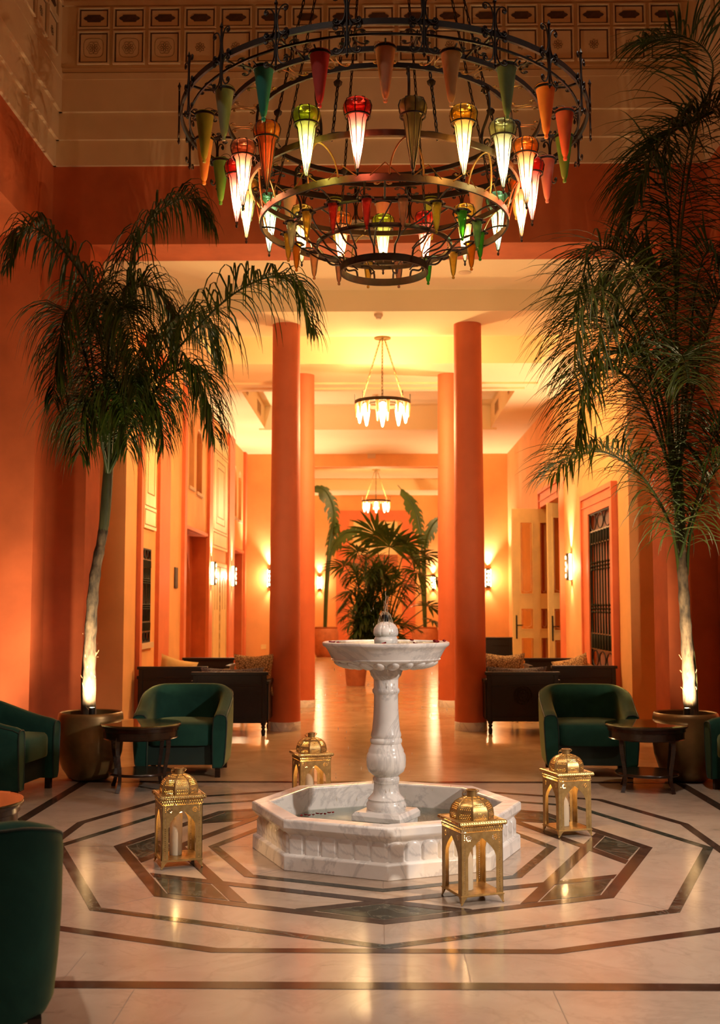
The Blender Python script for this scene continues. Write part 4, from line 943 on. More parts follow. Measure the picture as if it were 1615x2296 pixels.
# ================================================================== round side tables
def table_meshes():
    P = {}
    P['top'] = MB().lathe([(0, 0.487), (0.312, 0.487), (0.318, 0.490), (0.318, 0.503), (0.312, 0.507), (0, 0.507)], 48).mesh('table_top', M['wood'])
    P['glass'] = MB().lathe([(0, 0.5075), (0.317, 0.5075), (0.319, 0.511), (0.317, 0.5145), (0, 0.5145)], 48).mesh('glass_plate', M['tglass'])
    P['apron'] = MB().lathe([(0.285, 0.487), (0.300, 0.487), (0.302, 0.46), (0.292, 0.455), (0.290, 0.405), (0.296, 0.400), (0.285, 0.396)], 48, cap=False).mesh('apron', M['wood'])
    P['shelf'] = MB().lathe([(0, 0.118), (0.243, 0.118), (0.248, 0.124), (0.248, 0.134), (0.243, 0.140), (0, 0.140)], 40).mesh('shelf', M['wood'])
    lg = MB(); lg.tube(catmull([(0.270, 0, 0.42), (0.276, 0, 0.35), (0.262, 0, 0.25), (0.243, 0, 0.15), (0.246, 0, 0.07), (0.270, 0, 0.0)], 16), [0.024, 0.024, 0.024, 0.023, 0.022, 0.021, 0.020, 0.019, 0.019, 0.018, 0.018, 0.018, 0.018, 0.019, 0.020, 0.021], 4)
    P['leg'] = lg.mesh('leg', M['wood'], ang=30); return P
M['tglass'] = pane('table_glass', (0.80, 0.86, 0.76), 1.5, 0.02, 0.03)
TP = table_meshes()
def table(x, y, deg, label):
    t = thing('round_side_table', label, 'table', (x, y, 0), math.radians(deg), 'round dark wood side tables')
    for k, n in (('top', 'table_top'), ('glass', 'glass_plate'), ('apron', 'apron'), ('shelf', 'shelf')): link(n, TP[k], t)
    for k in range(4): link('leg', TP['leg'], t, rot=(0, 0, PI/4+k*PI/2))
table(-1.905, 2.10, 18, 'round dark wood side table with glass top before the left planter')
table(2.095, 2.10, -12, 'round dark wood side table with glass top before the right planter')
table(-2.05, -1.42, 10, 'round side table cut off by the left edge behind the nearest armchair')

# ================================================================== benches with cushions
def fabric(name, a, b, scale):
    m, nt, p = newmat(name); p.inputs['Roughness'].default_value = 0.9
    v = nt.nodes.new('ShaderNodeTexVoronoi'); v.inputs['Scale'].default_value = scale; v.feature = 'DISTANCE_TO_EDGE'
    tc = nt.nodes.new('ShaderNodeTexCoord'); nt.links.new(tc.outputs['Object'], v.inputs['Vector'])
    nt.links.new(ramp(nt, v.outputs['Distance'], [(0.05, b), (0.14, a)]), p.inputs['Base Color']); return m
M['cush'] = fabric('patterned_cushion', (0.62, 0.42, 0.20), (0.16, 0.08, 0.04), 38)
M['cushy'] = simple('ochre_cushion', (0.60, 0.40, 0.15), 0.9, bmp=0.3)
M['stripe'] = fabric('blue_woven_cushion', (0.26, 0.24, 0.26), (0.04, 0.04, 0.07), 60)
M['seatpad'] = simple('bench_seat_pad', (0.07, 0.035, 0.02), 0.9)
def rosette(mb, R):
    mb.tube([(R*math.cos(t), 0, R*math.sin(t)) for t in [2*PI*q/32 for q in range(32)]], 0.006, 4, closed=True); mb.tube([(R*.62*math.cos(t), 0, R*.62*math.sin(t)) for t in [2*PI*q/32 for q in range(32)]], 0.005, 4, closed=True)
    for k in range(12):
        a = 2*PI*k/12; mb.tube([((R*0.81+R*0.15*math.cos(t))*math.cos(a)-R*0.15*math.sin(t)*math.sin(a), 0, (R*0.81+R*0.15*math.cos(t))*math.sin(a)+R*0.15*math.sin(t)*math.cos(a)) for t in [2*PI*q/10 for q in range(10)]], 0.004, 4, closed=True)
    for k in range(6):
        a = 2*PI*k/6; mb.tube([(R*0.3*math.cos(a)+R*.26*math.cos(t), 0, R*.3*math.sin(a)+R*.26*math.sin(t)) for t in [2*PI*q/12 for q in range(12)]], 0.004, 4, closed=True)
turned = MB().lathe([(0.016, 0), (0.022, 0.01), (0.026, 0.05), (0.016, 0.075), (0.027, 0.09), (0.024, 0.10), (0.018, 0.108), (0.030, 0.125), (0.030, 0.16)], 10).mesh('leg', M['bench'])
def bench(x, y, deg, w, label, ros=True, h=0.70, dep=0.62):
    """back panel on local -y side, seat towards +y"""
    t = thing('wooden_bench', label, 'bench', (x, y, 0), math.radians(deg), 'dark carved wooden benches')
    b = MB(); b.box(-w/2, w/2, -0.02, 0.02, 0.16, h-0.03); b.build('back_panel', M['bench'], t, smooth=False)
    f = MB(); f.box(-w/2-0.02, w/2+0.02, -0.035, 0.035, h-0.035, h); f.box(-w/2, -w/2+0.05, -0.03, 0.03, 0.14, h-0.035); f.box(w/2-0.05, w/2, -0.03, 0.03, 0.14, h-0.035); f.box(-w/2+0.05, w/2-0.05, -0.03, 0.03, 0.14, 0.19)
    f.box(-w/2+0.05, w/2-0.05, -0.026, 0.02, h-0.16, h-0.14)
    f.build('back_frame', M['bench'], t, smooth=False, bevel=0.004)
    if ros:
        r = MB(); rosette(r, 0.10); o = r.build('rosette', M['bench'], t, (0, -0.022, 0.43))
    s = MB(); s.box(-w/2+0.02, w/2-0.02, 0.03, dep, 0.28, 0.34); s.build('seat', M['bench'], t, smooth=False)
    s = MB(); s.box(-w/2+0.05, w/2-0.05, 0.05, dep-0.01, 0.34, 0.42); s.build('seat_pad', M['seatpad'], t, smooth=False, bevel=0.02)
    for sx in (-1, 1):
        a = MB(); a.box(sx*w/2-0.02, sx*w/2+0.02, 0.03, dep, 0.16, 0.56); a.box(sx*w/2-0.03, sx*w/2+0.03, 0.0, dep+0.03, 0.56, 0.60); a.build('arm', M['bench'], t, smooth=False, bevel=0.006)
        for yy in (0.0, dep-0.02): link('leg', turned, t, (sx*(w/2-0.035), yy, 0))
    return t
bench(-1.66, 5.62, 0, 0.82, 'dark wooden bench with its plain back to us, left of the front column', False)
bench(-2.46, 6.50, 0, 0.80, 'dark wooden bench against the left pier, behind the left armchair', False, 0.71)
bench(-2.46, 9.35, 180, 0.72, 'dark wooden bench facing us deeper in the left seating corner', False, 0.68)
bench(1.61, 5.82, 0, 0.80, 'dark wooden bench with carved rosette on its back, right of the front column', True, 0.69)
bench(2.44, 6.55, 0, 0.74, 'dark wooden bench against the right pier, behind the right armchair', False, 0.72)
bench(2.47, 9.35, 180, 0.72, 'dark wooden bench facing us below the right wall sconce', False, 0.675)
bench(2.05, 13.2, 180, 0.7, 'tall dark wooden bench beside the open cream door', False, 0.86)
def cushion(loc, rot, size, mat, label):
    e = 2.6
    def f(u, v):
        a = (u-0.5)*2; b = (v-0.5)*2
        return (a, b)
    mb = MB(); n = 13; top = []; bot = []
    for i in range(n):
        for j in range(n):
            a = -1+2*i/(n-1); b = -1+2*j/(n-1); pk = 1+0.10*(abs(a*b))**2-0.05*(1-abs(a*b))*(max(abs(a), abs(b))**4)
            h = ((1-a**4)*(1-b**4))**0.5
            top.append((a*pk*size[0]/2, b*pk*size[1]/2, h*size[2]/2)); bot.append((a*pk*size[0]/2, b*pk*size[1]/2, -h*size[2]/2))
    ff = [(i*n+j, (i+1)*n+j, (i+1)*n+j+1, i*n+j+1) for i in range(n-1) for j in range(n-1)]
    mb.add(top, ff); mb.add(bot, [q[::-1] for q in ff])
    o = mb.build('throw_cushion', mat, ang=70); o.location = loc; o.rotation_euler = rot
    return tag(o, label, 'cushion', 'throw cushions on the benches')
R_ = math.radians
cushion((-1.44, 6.02, 0.645), (R_(76), 0, R_(4)), (0.42, 0.44, 0.14), M['cush'], 'beige patterned cushion standing beside the left front column')
cushion((-2.47, 6.80, 0.60), (R_(64), R_(14), R_(12)), (0.42, 0.40, 0.14), M['cushy'], 'plump ochre cushion on the left pier bench, right of its neighbour')
cushion((-2.66, 6.78, 0.545), (R_(55), R_(-24), R_(-14)), (0.40, 0.38, 0.12), M['cushy'], 'slumped ochre cushion at the left end of the left pier bench')
cushion((-1.66, 5.78, 0.56), (R_(74), 0, 0), (0.66, 0.34, 0.10), M['stripe'], 'bluish woven cushion just showing above the left bench back')
cushion((1.47, 6.24, 0.645), (R_(76), 0, R_(-4)), (0.42, 0.44, 0.14), M['cush'], 'beige patterned cushion standing beside the right front column')
cushion((2.36, 6.82, 0.61), (R_(66), R_(-16), R_(-10)), (0.40, 0.40, 0.14), M['cush'], 'upright beige cushion on the right pier bench, left of its neighbour')
cushion((2.60, 6.80, 0.55), (R_(55), R_(22), R_(12)), (0.40, 0.38, 0.12), M['cushy'], 'slumped ochre cushion at the right end of the right pier bench')
cushion((1.58, 5.98, 0.56), (R_(74), 0, 0), (0.62, 0.34, 0.10), M['stripe'], 'bluish woven cushion just showing above the carved bench back')
# low tables in the seating corners with small cream boxes
for x, lab, lab2 in ((-2.02, 'low dark coffee table between the left benches', 'small cream card holder on the left coffee table'), (2.02, 'low dark coffee table between the right benches', 'small cream card holder on the right coffee table')):
    t = thing('coffee_table', lab, 'table', (x, 7.9, 0)); MB().box(-0.3, 0.3, -0.3, 0.3, 0.40, 0.44).build('table_top', M['bench'], t, smooth=False, bevel=0.005)
    for sx in (-1, 1):
        for sy in (-1, 1): MB().lathe([(0.018, 0), (0.025, 0.1), (0.018, 0.2), (0.025, 0.40)], 8, (sx*0.25, sy*0.25)).build('leg', M['bench'], t)
    c = thing('card_holder', lab2, 'holder', (x-0.02*(1 if x > 0 else -1), 7.9, 0.4405)); MB().box(-0.045, 0.045, -0.03, 0.03, 0, 0.012).build('base', M['cream'], c, smooth=False); MB().prism([(-0.045, -0.008), (0.045, -0.008), (0.045, 0.008), (-0.045, 0.008)], 0.012, 0.16).build('card', M['doorcream'], c, smooth=False)

# ================================================================== planters, palms, uplights
def planter(x, y, label):
    t = thing('bronze_planter', label, 'planter', (x, y, 0), group='round bronze planters')
    MB().lathe([(0.0, 0.0), (0.13, 0.0), (0.17, 0.02), (0.225, 0.10), (0.262, 0.22), (0.273, 0.34), (0.272, 0.45), (0.266, 0.52), (0.262, 0.545), (0.250, 0.556), (0.238, 0.548), (0.236, 0.50), (0.23, 0.44)], 56, cap=False).build('pot', M['goldpot'], t)
    MB().surf(lambda u, v: (0.234*v*math.cos(2*PI*u), 0.234*v*math.sin(2*PI*u), 0.505+0.008*math.sin(9*u*2*PI)*v+0.006*math.sin(23*v)), 28, 7, True).build('soil', M['soil'], t)
planter(-2.42, 2.55, 'wide bronze planter holding the left palm'); planter(2.53, 2.55, 'wide bronze planter holding the right palm')
def frond(pts, nl, l0, droop, rnd, mat_i, seed, spread=58, start=0.16, wid=0.019, xmax=99.0):
    """one pinnate frond: a rachis tube and two rows of folded drooping leaflets"""
    r = random.Random(seed); mb = MB(); C = catmull(pts, 40); n = len(C)
    mb.tube(C, [0.015*(1-0.85*i/(n-1)) for i in range(n)], 6)
    for k in range(nl):
        t = start+(1-start)*(k+0.5)/nl; f = t*(n-1); i = min(int(f), n-2); p = C[i].lerp(C[i+1], f-i); T = (C[i+1]-C[max(i-1, 0)]).normalized()
        S = T.cross(Vector((0, 0, 1)))
        S = S.normalized() if S.length > 0.15 else Vector((1, 0.2, 0)).normalized()
        U = S.cross(T).normalized(); q = (t-start)/(1-start)
        L = l0*(0.55+0.75*math.sin(PI*min(1, 0.18+0.72*q)))*(1-0.45*q**3)*r.uniform(0.8, 1.12)
        for sg in (-1, 1):
            if r.random() < 0.05: continue
            a = math.radians(spread-22*q+r.uniform(-12, 12)); d = (T*math.cos(a)+S*sg*math.sin(a)+U*r.uniform(0.05, 0.7)).normalized()
            g = droop*r.uniform(0.6, 1.35); kink = r.uniform(0.25, 0.5); x = p.copy(); m_ = 7; P = [x.copy()]; D = d.copy()
            for j in range(1, m_):
                s = j/(m_-1); add = g*(0.25 if s < kink else 1.3)
                D = (D+Vector((r.uniform(-.05, .05), r.uniform(-.05, .05), -add/m_*2.2))).normalized(); x = x+D*(L/(m_-1)); x.x = min(x.x, xmax); P.append(x.copy())
            vs_ = []; W0 = wid*r.uniform(0.75, 1.15)
            for j, pp in enumerate(P):
                s = j/(m_-1); w = W0*(0.35+0.65*min(1, s*4))*(1-s**2.2)*0.5+0.0006
                tt = (P[min(j+1, m_-1)]-P[max(j-1, 0)]).normalized(); si = tt.cross(Vector((0, 0, 1))); si = si.normalized() if si.length > 0.2 else T.copy()
                up = si.cross(tt)
                vs_ += [pp-si*w+up*w*0.5, pp, pp+si*w+up*w*0.5]
            mb.add(vs_, [(3*j+c, 3*j+c+1, 3*j+c+4, 3*j+c+3) for j in range(m_-1) for c in (0, 1)])
    return mb
def palm(loc, label, trunk, rad, fronds, l0, droop, nl, spread, base_stub):
    t = thing('potted_palm', label, 'palm', loc, group='tall feathery palms'); off = Vector(loc)
    loc_ = lambda P: [Vector(p)-off for p in P]
    tk = MB(); C = catmull(loc_(trunk), 30); tk.tube(C, [rad[0]+(rad[1]-rad[0])*(i/29)**0.8+0.004*math.sin(i*2.2) for i in range(30)], 12); tk.build('trunk', M['trunk'], t)
    st_ = MB(); C2 = catmull(loc_(base_stub), 14); st_.tube(C2, [0.042-0.028*(i/13) for i in range(14)], 8); st_.build('old_leaf_base', M['shaft'], t)
    fb = MB(); r = random.Random(5)
    for k in range(26):
        f = r.uniform(0.02, 0.30) if k < 50 else r.uniform(0.3, 0.5); p = C[int(f*29)]; a = r.uniform(0, 2*PI); v = Vector((math.cos(a), math.sin(a), r.uniform(0.8, 2.2))).normalized(); L = r.uniform(0.02, 0.055); w = Vector((r.uniform(-1, 1), r.uniform(-1, 1), r.uniform(-.3, 1)))*0.03
        b = p+Vector((math.cos(a), math.sin(a), 0))*0.045; fb.tube([b, b+v*L*0.5, b+v*L*0.8+w*0.5, b+v*L+w], [0.0014, 0.0012, 0.0010, 0.0006], 4)
    fb.build('bark_fibre', M['fibre'], t)
    cs_ = MB(); C3 = [c for c in C[20:]]+[C[-1]+Vector((0, 0, 0.12))]; cs_.tube(C3, [rad[1]+0.006+0.006*math.sin(PI*i/(len(C3)-1)) for i in range(len(C3))], 10); cs_.build('crownshaft', M['shaft'], t)
    for k, P in enumerate(fronds):
        mb = frond(loc_(P), nl if len(P) > 5 else int(nl*0.75), l0*(0.9+0.2*((k*7) % 5)/4), droop, 0, 0, 100+k+int(loc[0]*10), spread, xmax=3.2-loc[0])
        mb.build('frond', M['leafb'] if k in LIGHTF else M['leaf'], t, ang=60)
LF = [[(-2.32,2.55,2.56),(-2.35,2.5,3.36),(-2.42,2.4,3.99),(-2.67,2.3,4.43),(-2.95,2.2,4.58),(-3.06,2.1,4.21)],
 [(-2.31,2.6,2.57),(-2.3,2.7,3.4),(-2.22,2.8,4.34),(-2.05,2.9,4.88),(-1.74,3.0,5.13),(-1.54,3.05,4.91)],
 [(-2.29,2.5,2.56),(-2.11,2.4,3.04),(-1.66,2.2,3.56),(-1.16,2.0,3.97),(-0.75,1.85,4.03),(-0.53,1.75,3.59)],
 [(-2.31,2.5,2.56),(-2.36,2.3,3.13),(-2.45,2.1,3.61),(-2.51,1.9,3.78),(-2.55,1.8,3.4),(-2.56,1.75,3.03)],
 [(-2.31,2.6,2.57),(-2.26,2.75,3.1),(-2.07,2.9,3.64),(-1.81,3.0,3.99),(-1.59,3.1,4.02),(-1.47,3.15,3.62)],
 [(-2.31,2.5,2.56),(-2.29,2.3,3.13),(-2.17,2.0,3.66),(-2.02,1.8,3.79),(-1.9,1.6,3.42),(-1.85,1.5,2.98)],
 [(-2.33,2.6,2.57),(-2.47,2.8,3.22),(-2.62,3.0,3.99),(-2.59,3.2,4.38),(-2.51,3.4,4.18),(-2.49,3.5,3.78)],
 [(-2.3,2.5,2.56),(-2.32,2.3,2.83),(-2.36,2.15,3.1),(-2.39,2.0,3.0),(-2.38,1.9,2.63)],
 [(-2.29,2.5,2.56),(-2.13,2.35,2.91),(-1.95,2.2,3.19),(-1.82,2.1,3.09),(-1.75,2.05,2.72)],
 [(-2.3,2.5,2.56),(-2.21,2.2,2.97),(-2.12,2.0,3.22),(-2.02,1.8,3.04),(-1.96,1.7,2.64)],
 [(-2.29,2.50,2.56),(-2.04,2.30,2.94),(-1.75,2.10,3.28),(-1.52,2.00,3.33),(-1.37,1.90,3.06),(-1.31,1.85,2.76)],
 [(-2.32,2.60,2.57),(-2.40,2.80,3.38),(-2.34,3.00,4.08),(-2.16,3.10,4.35),(-1.97,3.20,4.21),(-1.89,3.25,3.81)]]
RF = [[(2.52,2.55,2.48),(2.51,2.5,3.34),(2.51,2.45,4.22),(2.57,2.4,4.97),(2.67,2.3,5.48),(2.94,2.2,5.66)],
 [(2.5,2.5,2.47),(2.38,2.4,3.32),(2.19,2.3,4.02),(1.95,2.2,4.35),(1.71,2.1,4.26),(1.55,2.0,3.72)],
 [(2.49,2.5,2.47),(2.31,2.3,3.04),(2.13,2.1,3.45),(1.92,1.95,3.67),(1.69,1.8,3.45),(1.54,1.7,3.01)],
 [(2.51,2.55,1.69),(2.43,2.5,2.1),(2.18,2.4,2.5),(1.86,2.3,2.69),(1.59,2.2,2.64),(1.39,2.1,2.47)],
 [(2.57,2.55,1.69),(2.6,2.5,2.06),(2.73,2.4,2.46),(2.89,2.3,2.71),(3.07,2.2,2.77)],
 [(2.5,2.5,2.21),(2.36,2.3,2.63),(2.21,2.1,3.08),(2.04,1.9,3.4),(1.91,1.8,3.42)],
 [(2.51,2.55,2.48),(2.67,2.5,3.34),(2.82,2.45,3.91),(3.0,2.4,4.2),(3.12,2.35,4.07)],
 [(2.52,2.5,3.92),(2.53,2.3,4.63),(2.58,2.0,5.27),(2.67,1.8,5.73),(2.41,1.6,5.87),(2.03,1.5,5.78)],
 [(2.52,2.6,2.48),(2.64,2.8,3.41),(2.59,3.0,4.14),(2.45,3.2,4.52),(2.27,3.3,4.39),(2.16,3.4,3.99)],
 [(2.5,2.5,2.21),(2.35,2.2,2.8),(2.32,1.9,3.22),(2.34,1.7,3.36),(2.33,1.5,3.11)],
 [(2.5,2.5,1.84),(2.62,2.3,2.38),(2.68,2.1,2.79),(2.76,2.0,2.92)],
 [(2.82,2.3,5.59),(2.64,2.2,5.47),(2.39,2.1,5.31),(2.19,2.0,5.01),(2.08,1.95,4.69)],
 [(2.50,2.50,2.47),(2.29,2.20,3.17),(2.01,1.90,3.69),(1.73,1.70,3.89),(1.52,1.55,3.60),(1.46,1.50,3.18)],
 [(2.50,2.50,2.40),(2.28,2.35,2.90),(2.04,2.20,3.28),(1.80,2.10,3.34),(1.63,2.00,3.03),(1.55,1.95,2.73)],
 [(2.51,2.55,2.55),(2.51,2.60,3.56),(2.44,2.70,4.21),(2.28,2.80,4.52),(2.06,2.90,4.43),(1.92,3.00,4.06)],
 [(2.51,2.50,2.55),(2.56,2.30,3.42),(2.57,2.10,4.00),(2.64,1.95,4.28),(2.73,1.80,4.09)],
 [(2.51,2.45,4.22),(2.48,2.50,4.78),(2.42,2.55,5.19),(2.28,2.60,5.13),(2.17,2.65,4.87)]]
LIGHTF = set()
palm((-2.42, 2.55, 0.5), 'slender palm with drooping feathery fronds in the left planter', [(-2.45,2.61,0.46),(-2.45,2.60,1.1),(-2.41,2.55,1.66),(-2.34,2.55,2.11),(-2.31,2.55,2.6)], (0.062, 0.034), LF, 0.52, 1.7, 110, 60, [(-2.49,2.66,0.5),(-2.50,2.65,0.9),(-2.46,2.62,1.3),(-2.42,2.58,1.62)])
LIGHTF = {2, 3, 5, 9, 12, 13}
palm((2.56, 2.55, 0.5), 'tall palm with long feathery fronds in the right planter', [(2.59,2.61,0.46),(2.57,2.60,1.1),(2.53,2.55,1.84),(2.51,2.55,2.6)], (0.060, 0.036), RF, 0.60, 0.62, 92, 70, [(2.63,2.66,0.5),(2.63,2.65,0.85),(2.60,2.62,1.2),(2.56,2.58,1.45)])
for x, lab, tx in ((-2.355, 'black spotlight in the left planter aimed up the palm trunk', -2.40), (2.485, 'black spotlight in the right planter aimed up the palm trunk', 2.5)):
    t = thing('garden_spotlight', lab, 'spotlight', (x, 2.335, 0.51)); MB().lathe([(0.0, 0.03), (0.022, 0.03), (0.026, 0.05), (0.026, 0.10), (0.022, 0.10), (0.02, 0.085), (0, 0.085)], 14).build('lamp_head', M['black'], t)
    MB().tube([(0, 0, -0.02), (0, 0, 0.05)], 0.006, 6).build('spike', M['black'], t); MB().lathe([(0, 0.087), (0.019, 0.087)], 14, cap=False).build('lens', M['lens'], t) if 'lens' in M else None
    light('palm_uplight', 'SPOT', (x, 2.335, 0.62), 200, WARM, 0.03, (tx, 2.50, 1.6), 170, 0.5)
# ================================================================== wall sconces
M['sconce'] = emit('sconce_glow', (1.0, 0.72, 0.34), 16)
def sconce(x, y, z, rz, label, p=30, up=60):
    """local: wall at y=0, room towards -y"""
    t = thing('wall_sconce', label, 'wall lamp', (x, y, z), rz, 'brass wall sconces')
    MB().box(-0.055, 0.055, -0.012, 0, -0.22, 0.22).build('back_plate', M['brass'], t, smooth=False)
    MB().surf(lambda u, v: (0.055*math.cos(PI+PI*u), -0.012+0.075*math.sin(PI+PI*u), -0.20+0.40*v), 13, 2).build('shade', M['bronze'], t)
    lm_ = MB().lathe([(0, 0), (0.030, 0)], 16, cap=False).mesh('lens', M['sconce'])
    for k in range(4): link('lens', lm_, t, (0, -0.0895, -0.135+0.09*k), (PI/2, 0, 0))
    for s in (-1, 1):
        MB().box(s*0.058-0.003, s*0.058+0.003, -0.05, -0.012, -0.19, 0.19).build('side_slot', M['sconce'], t, smooth=False)
    R = Matrix.Rotation(rz, 3, 'Z'); q = Vector((x, y, z))+R @ Vector((0, -0.045, 0.24)); d = R @ Vector((0, -0.36, 1))
    light('sconce_uplight', 'SPOT', q, up*2.3, (1.0, 0.84, 0.62), 0.03, q+d, 92, 0.7)
    q2 = Vector((x, y, z))+R @ Vector((0, -0.045, -0.24)); light('sconce_downlight', 'SPOT', q2, p*0.5, WARM, 0.03, q2-Vector((0, 0, 1))+R @ Vector((0, -0.1, 0)), 90, 0.9)
    q3 = Vector((x, y, z))+R @ Vector((0, -0.16, 0)); light('sconce_glow', 'POINT', q3, p*0.5, WARM, 0.06)
sconce(RX, 9.72, 2.0, -PI/2, 'brass wall sconce between the right door and grilled window', 30, 90)
sconce(LX+0.056, 12.28, 1.98, PI/2, 'nearer brass sconce on the left lobby wall, before the carved door', 30, 90)
sconce(LX+0.056, 15.0, 2.0, PI/2, 'farther brass sconce on the left lobby wall, after the carved door', 30, 90)
sconce(-2.36, QY, 2.02, 0, 'brass sconce on the lobby end wall, left of the left columns', 30, 90)
sconce(2.42, QY, 2.02, 0, 'brass sconce on the lobby end wall, right of the right columns', 30, 90)
sconce(-1.75, FY, 2.1, 0, 'brass sconce on the far room wall behind the left banana plant', 30, 60)
sconce(1.7, FY, 2.1, 0, 'brass sconce on the far room wall behind the right fan leaves', 30, 60)

# ================================================================== lobby plants
def fan_leaf(mb, base, d, size, rnd):
    """palmate leaf: segments radiating in the plane spanned by d and a side vector"""
    d = Vector(d).normalized(); s = d.cross(Vector((0, 0.35, 1))); s = s.normalized() if s.length > 0.1 else Vector((1, 0, 0)); up = s.cross(d).normalized(); b = Vector(base)
    n = 17
    for k in range(n):
        a = math.radians(-115+230*k/(n-1)); L = size*(0.72+0.28*math.cos(a*0.7))*rnd.uniform(0.88, 1.08); dd = d*math.cos(a)+s*math.sin(a); w = size*0.075
        sd = (-d*math.sin(a)+s*math.cos(a)); P = []
        for j in range(5):
            q = j/4; c = b+dd*(L*q)-Vector((0, 0, 1))*(0.20*size*q**2.5)+up*(0.03*size*math.sin(k*2.0)); ww = w*(1.5*q if q < 0.55 else 0.83*(1-q)/0.45)+0.002
            P += [c-sd*ww, c+up*ww*0.35, c+sd*ww]
        mb.add(P, [(3*j+c_, 3*j+c_+1, 3*j+c_+4, 3*j+c_+3) for j in range(4) for c_ in (0, 1)])
def pot(name, loc, r, h, label, prof=None):
    t = thing(name, label, 'plant pot', loc)
    MB().lathe(prof or [(0, 0), (r*0.72, 0), (r*0.98, h*0.9), (r*1.04, h*0.9), (r*1.04, h), (r*0.93, h), (r*0.9, h*0.85)], 28, cap=False).build('pot_body', M['terrapot'], t)
    MB().lathe([(0, h*0.88), (r*0.92, h*0.88)], 24, cap=False).build('soil', M['soil'], t); return t
rp = random.Random(11)
pot('terracotta_pot', (-0.40, 13.2, 0), 0.23, 0.62, 'tapered terracotta pot holding the bushy palm behind the fountain')
bu = thing('bushy_palm', 'dense bushy green palm in the terracotta pot behind the fountain', 'palm', (-0.40, 13.2, 0.5))
for k in range(44):
    a = rp.uniform(0, 2*PI); out = rp.uniform(0.25, 0.85); h = rp.uniform(0.35, 1.75)*(1.15-0.35*out); dx, dy = math.cos(a), math.sin(a)*0.6
    P = [(0.12*dx, 0.12*dy, 0.02), (0.25*dx*out+0.2, 0.25*dy*out, h*0.6), (0.6*dx*out+0.3, 0.6*dy*out, h), (1.0*dx*out+0.35, 1.0*dy*out, h*0.92-0.08)]
    frond(P, 22, 0.30, 0.5, 0, 0, 500+k, 52, 0.22, 0.034).build('frond', M['fan'], bu, ang=60)
pot('terracotta_pot', (0.12, 14.3, 0), 0.22, 0.5, 'second terracotta pot just behind the bushy palm')
fa = thing('fan_palm', 'tall fan palm with broad pleated leaves behind the fountain', 'palm', (0.12, 14.3, 0.44))
for k, (x, z, s, ax, az) in enumerate(((-0.75, 1.74, 0.50, -0.7, 0.35), (-0.15, 2.32, 0.66, -0.5, 0.95), (0.10, 2.1, 0.66, 0.15, 1.0), (0.42, 2.15, 0.50, 0.7, 0.6), (0.55, 1.85, 0.50, 0.9, 0.1), (0.62, 1.62, 0.56, 0.4, -0.5), (0.98, 1.50, 0.56, 0.8, -0.1), (0.82, 0.98, 0.56, 0.6, 0.2), (0.75, 1.95, 0.5, 0.9, 0.2), (-0.35, 1.55, 0.45, -0.6, 0.4), (-0.62, 1.25, 0.42, -0.9, -0.1), (0.0, 1.55, 0.5, 0.1, 0.5), (-0.5, 2.0, 0.42, -0.8, 0.6), (0.30, 1.35, 0.5, 0.4, 0.1), (0.9, 0.7, 0.4, 0.8, -0.3))):
    m_ = MB(); m_.tube(catmull([(0.04*math.sin(k), 0.03, 0), (x*0.35, 0, z*0.55), (x, -0.05, z)], 12), [0.016-0.0007*q for q in range(12)], 5); fan_leaf(m_, (x, -0.05, z), (ax, -0.55, az), s*1.02, rp); m_.build('fan_leaf', M['fan'], fa, ang=60)
def banana(loc, label, leaves, sgn):
    t = thing('banana_plant', label, 'plant', loc)
    for k, (pts, w) in enumerate(leaves):
        C = catmull(pts, 26); m_ = MB(); m_.tube(C, [0.05-0.0016*q for q in range(26)], 6); r = random.Random(k)
        for i in range(12, 25):
            T = (C[min(i+1, 25)]-C[i-1]).normalized(); S = T.cross(Vector((0, -1, 0.25))).normalized(); q = (i-12)/12; hw = 0.72*w*math.sin(PI*min(1, 0.08+0.92*q))**0.6
            for sg in (-1, 1):
                T2 = T*0.10; e = hw*r.uniform(0.55, 1.1); m_.add([C[i]-T2, C[i]+T2, C[i]+T2*0.6+S*sg*e*0.6+Vector((0, 0, -0.1*e)), C[i]-T2*0.6+S*sg*e*0.6+Vector((0, 0, -0.12*e)), C[i]+T2*0.4+S*sg*e+Vector((0, 0, -0.55*e)), C[i]-T2*0.8+S*sg*e+Vector((0, 0, -0.6*e))], [(0, 1, 2, 3), (3, 2, 4, 5)])
        m_.build('leaf', M['fan'], t, ang=60)
urn = [(0, 0), (0.22, 0), (0.30, 0.12), (0.37, 0.45), (0.37, 0.68), (0.33, 0.78), (0.35, 0.82), (0.31, 0.82), (0.29, 0.74)]
pot('terracotta_urn', (-1.45, 24.0, 0), 0.33, 0.82, 'rounded terracotta urn in the far room, left', urn); pot('terracotta_urn', (1.32, 24.0, 0), 0.33, 0.82, 'rounded terracotta urn in the far room, right', urn)
banana((-1.45, 24.0, 0.74), 'banana plant with arching leaves in the left far urn', [([(0, 0, 0), (0.06, 0, 1.3), (0.12, 0, 2.4), (0.25, -0.1, 3.2), (0.0, -0.2, 3.85), (-0.5, -0.3, 3.95)], 0.30), ([(0, 0, 0), (0.08, 0, 1.4), (0.2, 0, 2.2), (0.6, -0.1, 2.7), (1.1, -0.2, 2.75)], 0.26), ([(0, 0, 0), (0.02, 0, 1.2), (0.10, 0, 2.2), (0.28, 0, 2.9), (0.32, -0.2, 2.6)], 0.24)], 1)
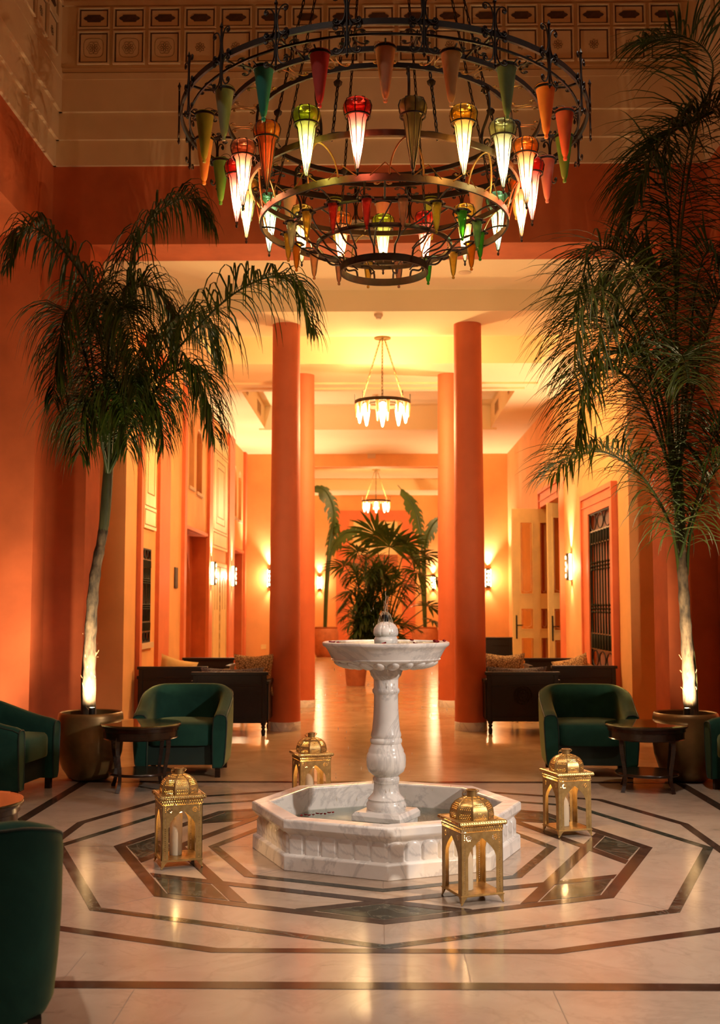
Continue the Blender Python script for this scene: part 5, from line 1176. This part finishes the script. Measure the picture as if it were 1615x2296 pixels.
banana((1.32, 24.0, 0.74), 'banana plant with arching leaves in the right far urn', [([(0, 0, 0), (-0.05, 0, 1.3), (-0.1, 0, 2.5), (-0.3, -0.1, 3.4), (-0.75, -0.2, 4.0)], 0.30), ([(0, 0, 0), (0.0, 0, 1.4), (0.02, 0, 2.4), (0.3, -0.1, 3.0), (0.7, -0.2, 3.1)], 0.28), ([(0, 0, 0), (-0.1, 0, 1.3), (-0.3, 0, 2.2), (-0.8, -0.1, 2.55)], 0.24)], -1)

# ================================================================== small fittings
t = thing('air_vent', 'white slatted air vent on the red beam behind the chandelier', 'vent', (-0.075, PY, 5.157))
fv = MB(); frame(fv, 0.43, 0.20, 0.028, -0.012, 0.0); fv.build('frame', M['cream'], t, smooth=False); MB().box(-0.19, 0.19, -0.003, 0, -0.08, 0.08).build('backing', M['black'], t, smooth=False)
sv = MB(); sv.box(-0.187, 0.187, -0.010, -0.004, -0.0035, 0.0035); svm = sv.mesh('slat', M['cream'], False)
for k in range(11): link('slat', svm, t, (0, 0, -0.072+0.0144*k))
def ceiling_dot(name, loc, r, h, label, cat):
    o = MB().lathe([(r, 0), (r, -h*0.4), (r*0.7, -h*0.6), (r*0.55, -h), (0, -h)], 20).build(name, M['cream']); o.location = loc; tag(o, label, cat)
ceiling_dot('smoke_detector', (0.0, 5.72, LZ), 0.05, 0.06, 'white smoke detector under the beam between the front columns', 'detector')
ceiling_dot('smoke_detector', (-0.05, 12.9, 5.2), 0.05, 0.06, 'white smoke detector on the coffer behind the lobby chandelier', 'detector')
ceiling_dot('ceiling_speaker', (0.93, 4.95, OPZ), 0.07, 0.012, 'flat round speaker in the aisle ceiling below the chandelier', 'speaker')
o = MB().box(-0.09, 0.09, -0.03, 0, -0.05, 0.05).build('exit_sign', M['cream'], smooth=False); o.location = (-0.13, QY, 4.72); tag(o, 'small pale sign box on the beam at the lobby end', 'sign')
o = MB().box(LX, LX+0.02, 9.08, 9.3, 1.68, 1.98).build('wall_plaque', M['bronze'], smooth=False, bevel=0.006); tag(o, 'small dark plaque on the left wall beside the arched door', 'plaque')
o = MB().box(-0.06, 0.06, -0.012, 0, -0.05, 0.05).build('wall_socket', M['doorcream'], smooth=False, bevel=0.004); o.location = (-2.50, QY, 0.52); tag(o, 'cream wall socket low on the lobby end wall', 'socket')
for y0, lab in ((11.0, 'left nearer'), (13.0, 'left farther')):
    pass
for sx, nm in ((-1, 'left'), (1, 'right')):
    for y0, fr_ in ((10.9, 'nearer'), (12.9, 'farther')):
        t = thing('coffer_grille', '%s air grille in the %s side of the coffered ceiling' % (fr_, nm), 'vent', (sx*2.14, y0, 4.98)); MB().box(-0.008, 0.008, -0.3, 0.3, -0.11, 0.11).build('frame', M['cream'], t, smooth=False)
        gm = MB().box(-0.006, 0.006, -0.28, 0.28, -0.006, 0.006).mesh('slat', M['groovey'], False)
        for k in range(6): link('slat', gm, t, (-sx*0.008, 0, -0.08+0.032*k))
# no fittings for the added lobby fill spots
for x, y in ((-1.6, 7.0), (1.6, 7.0)):
    pass
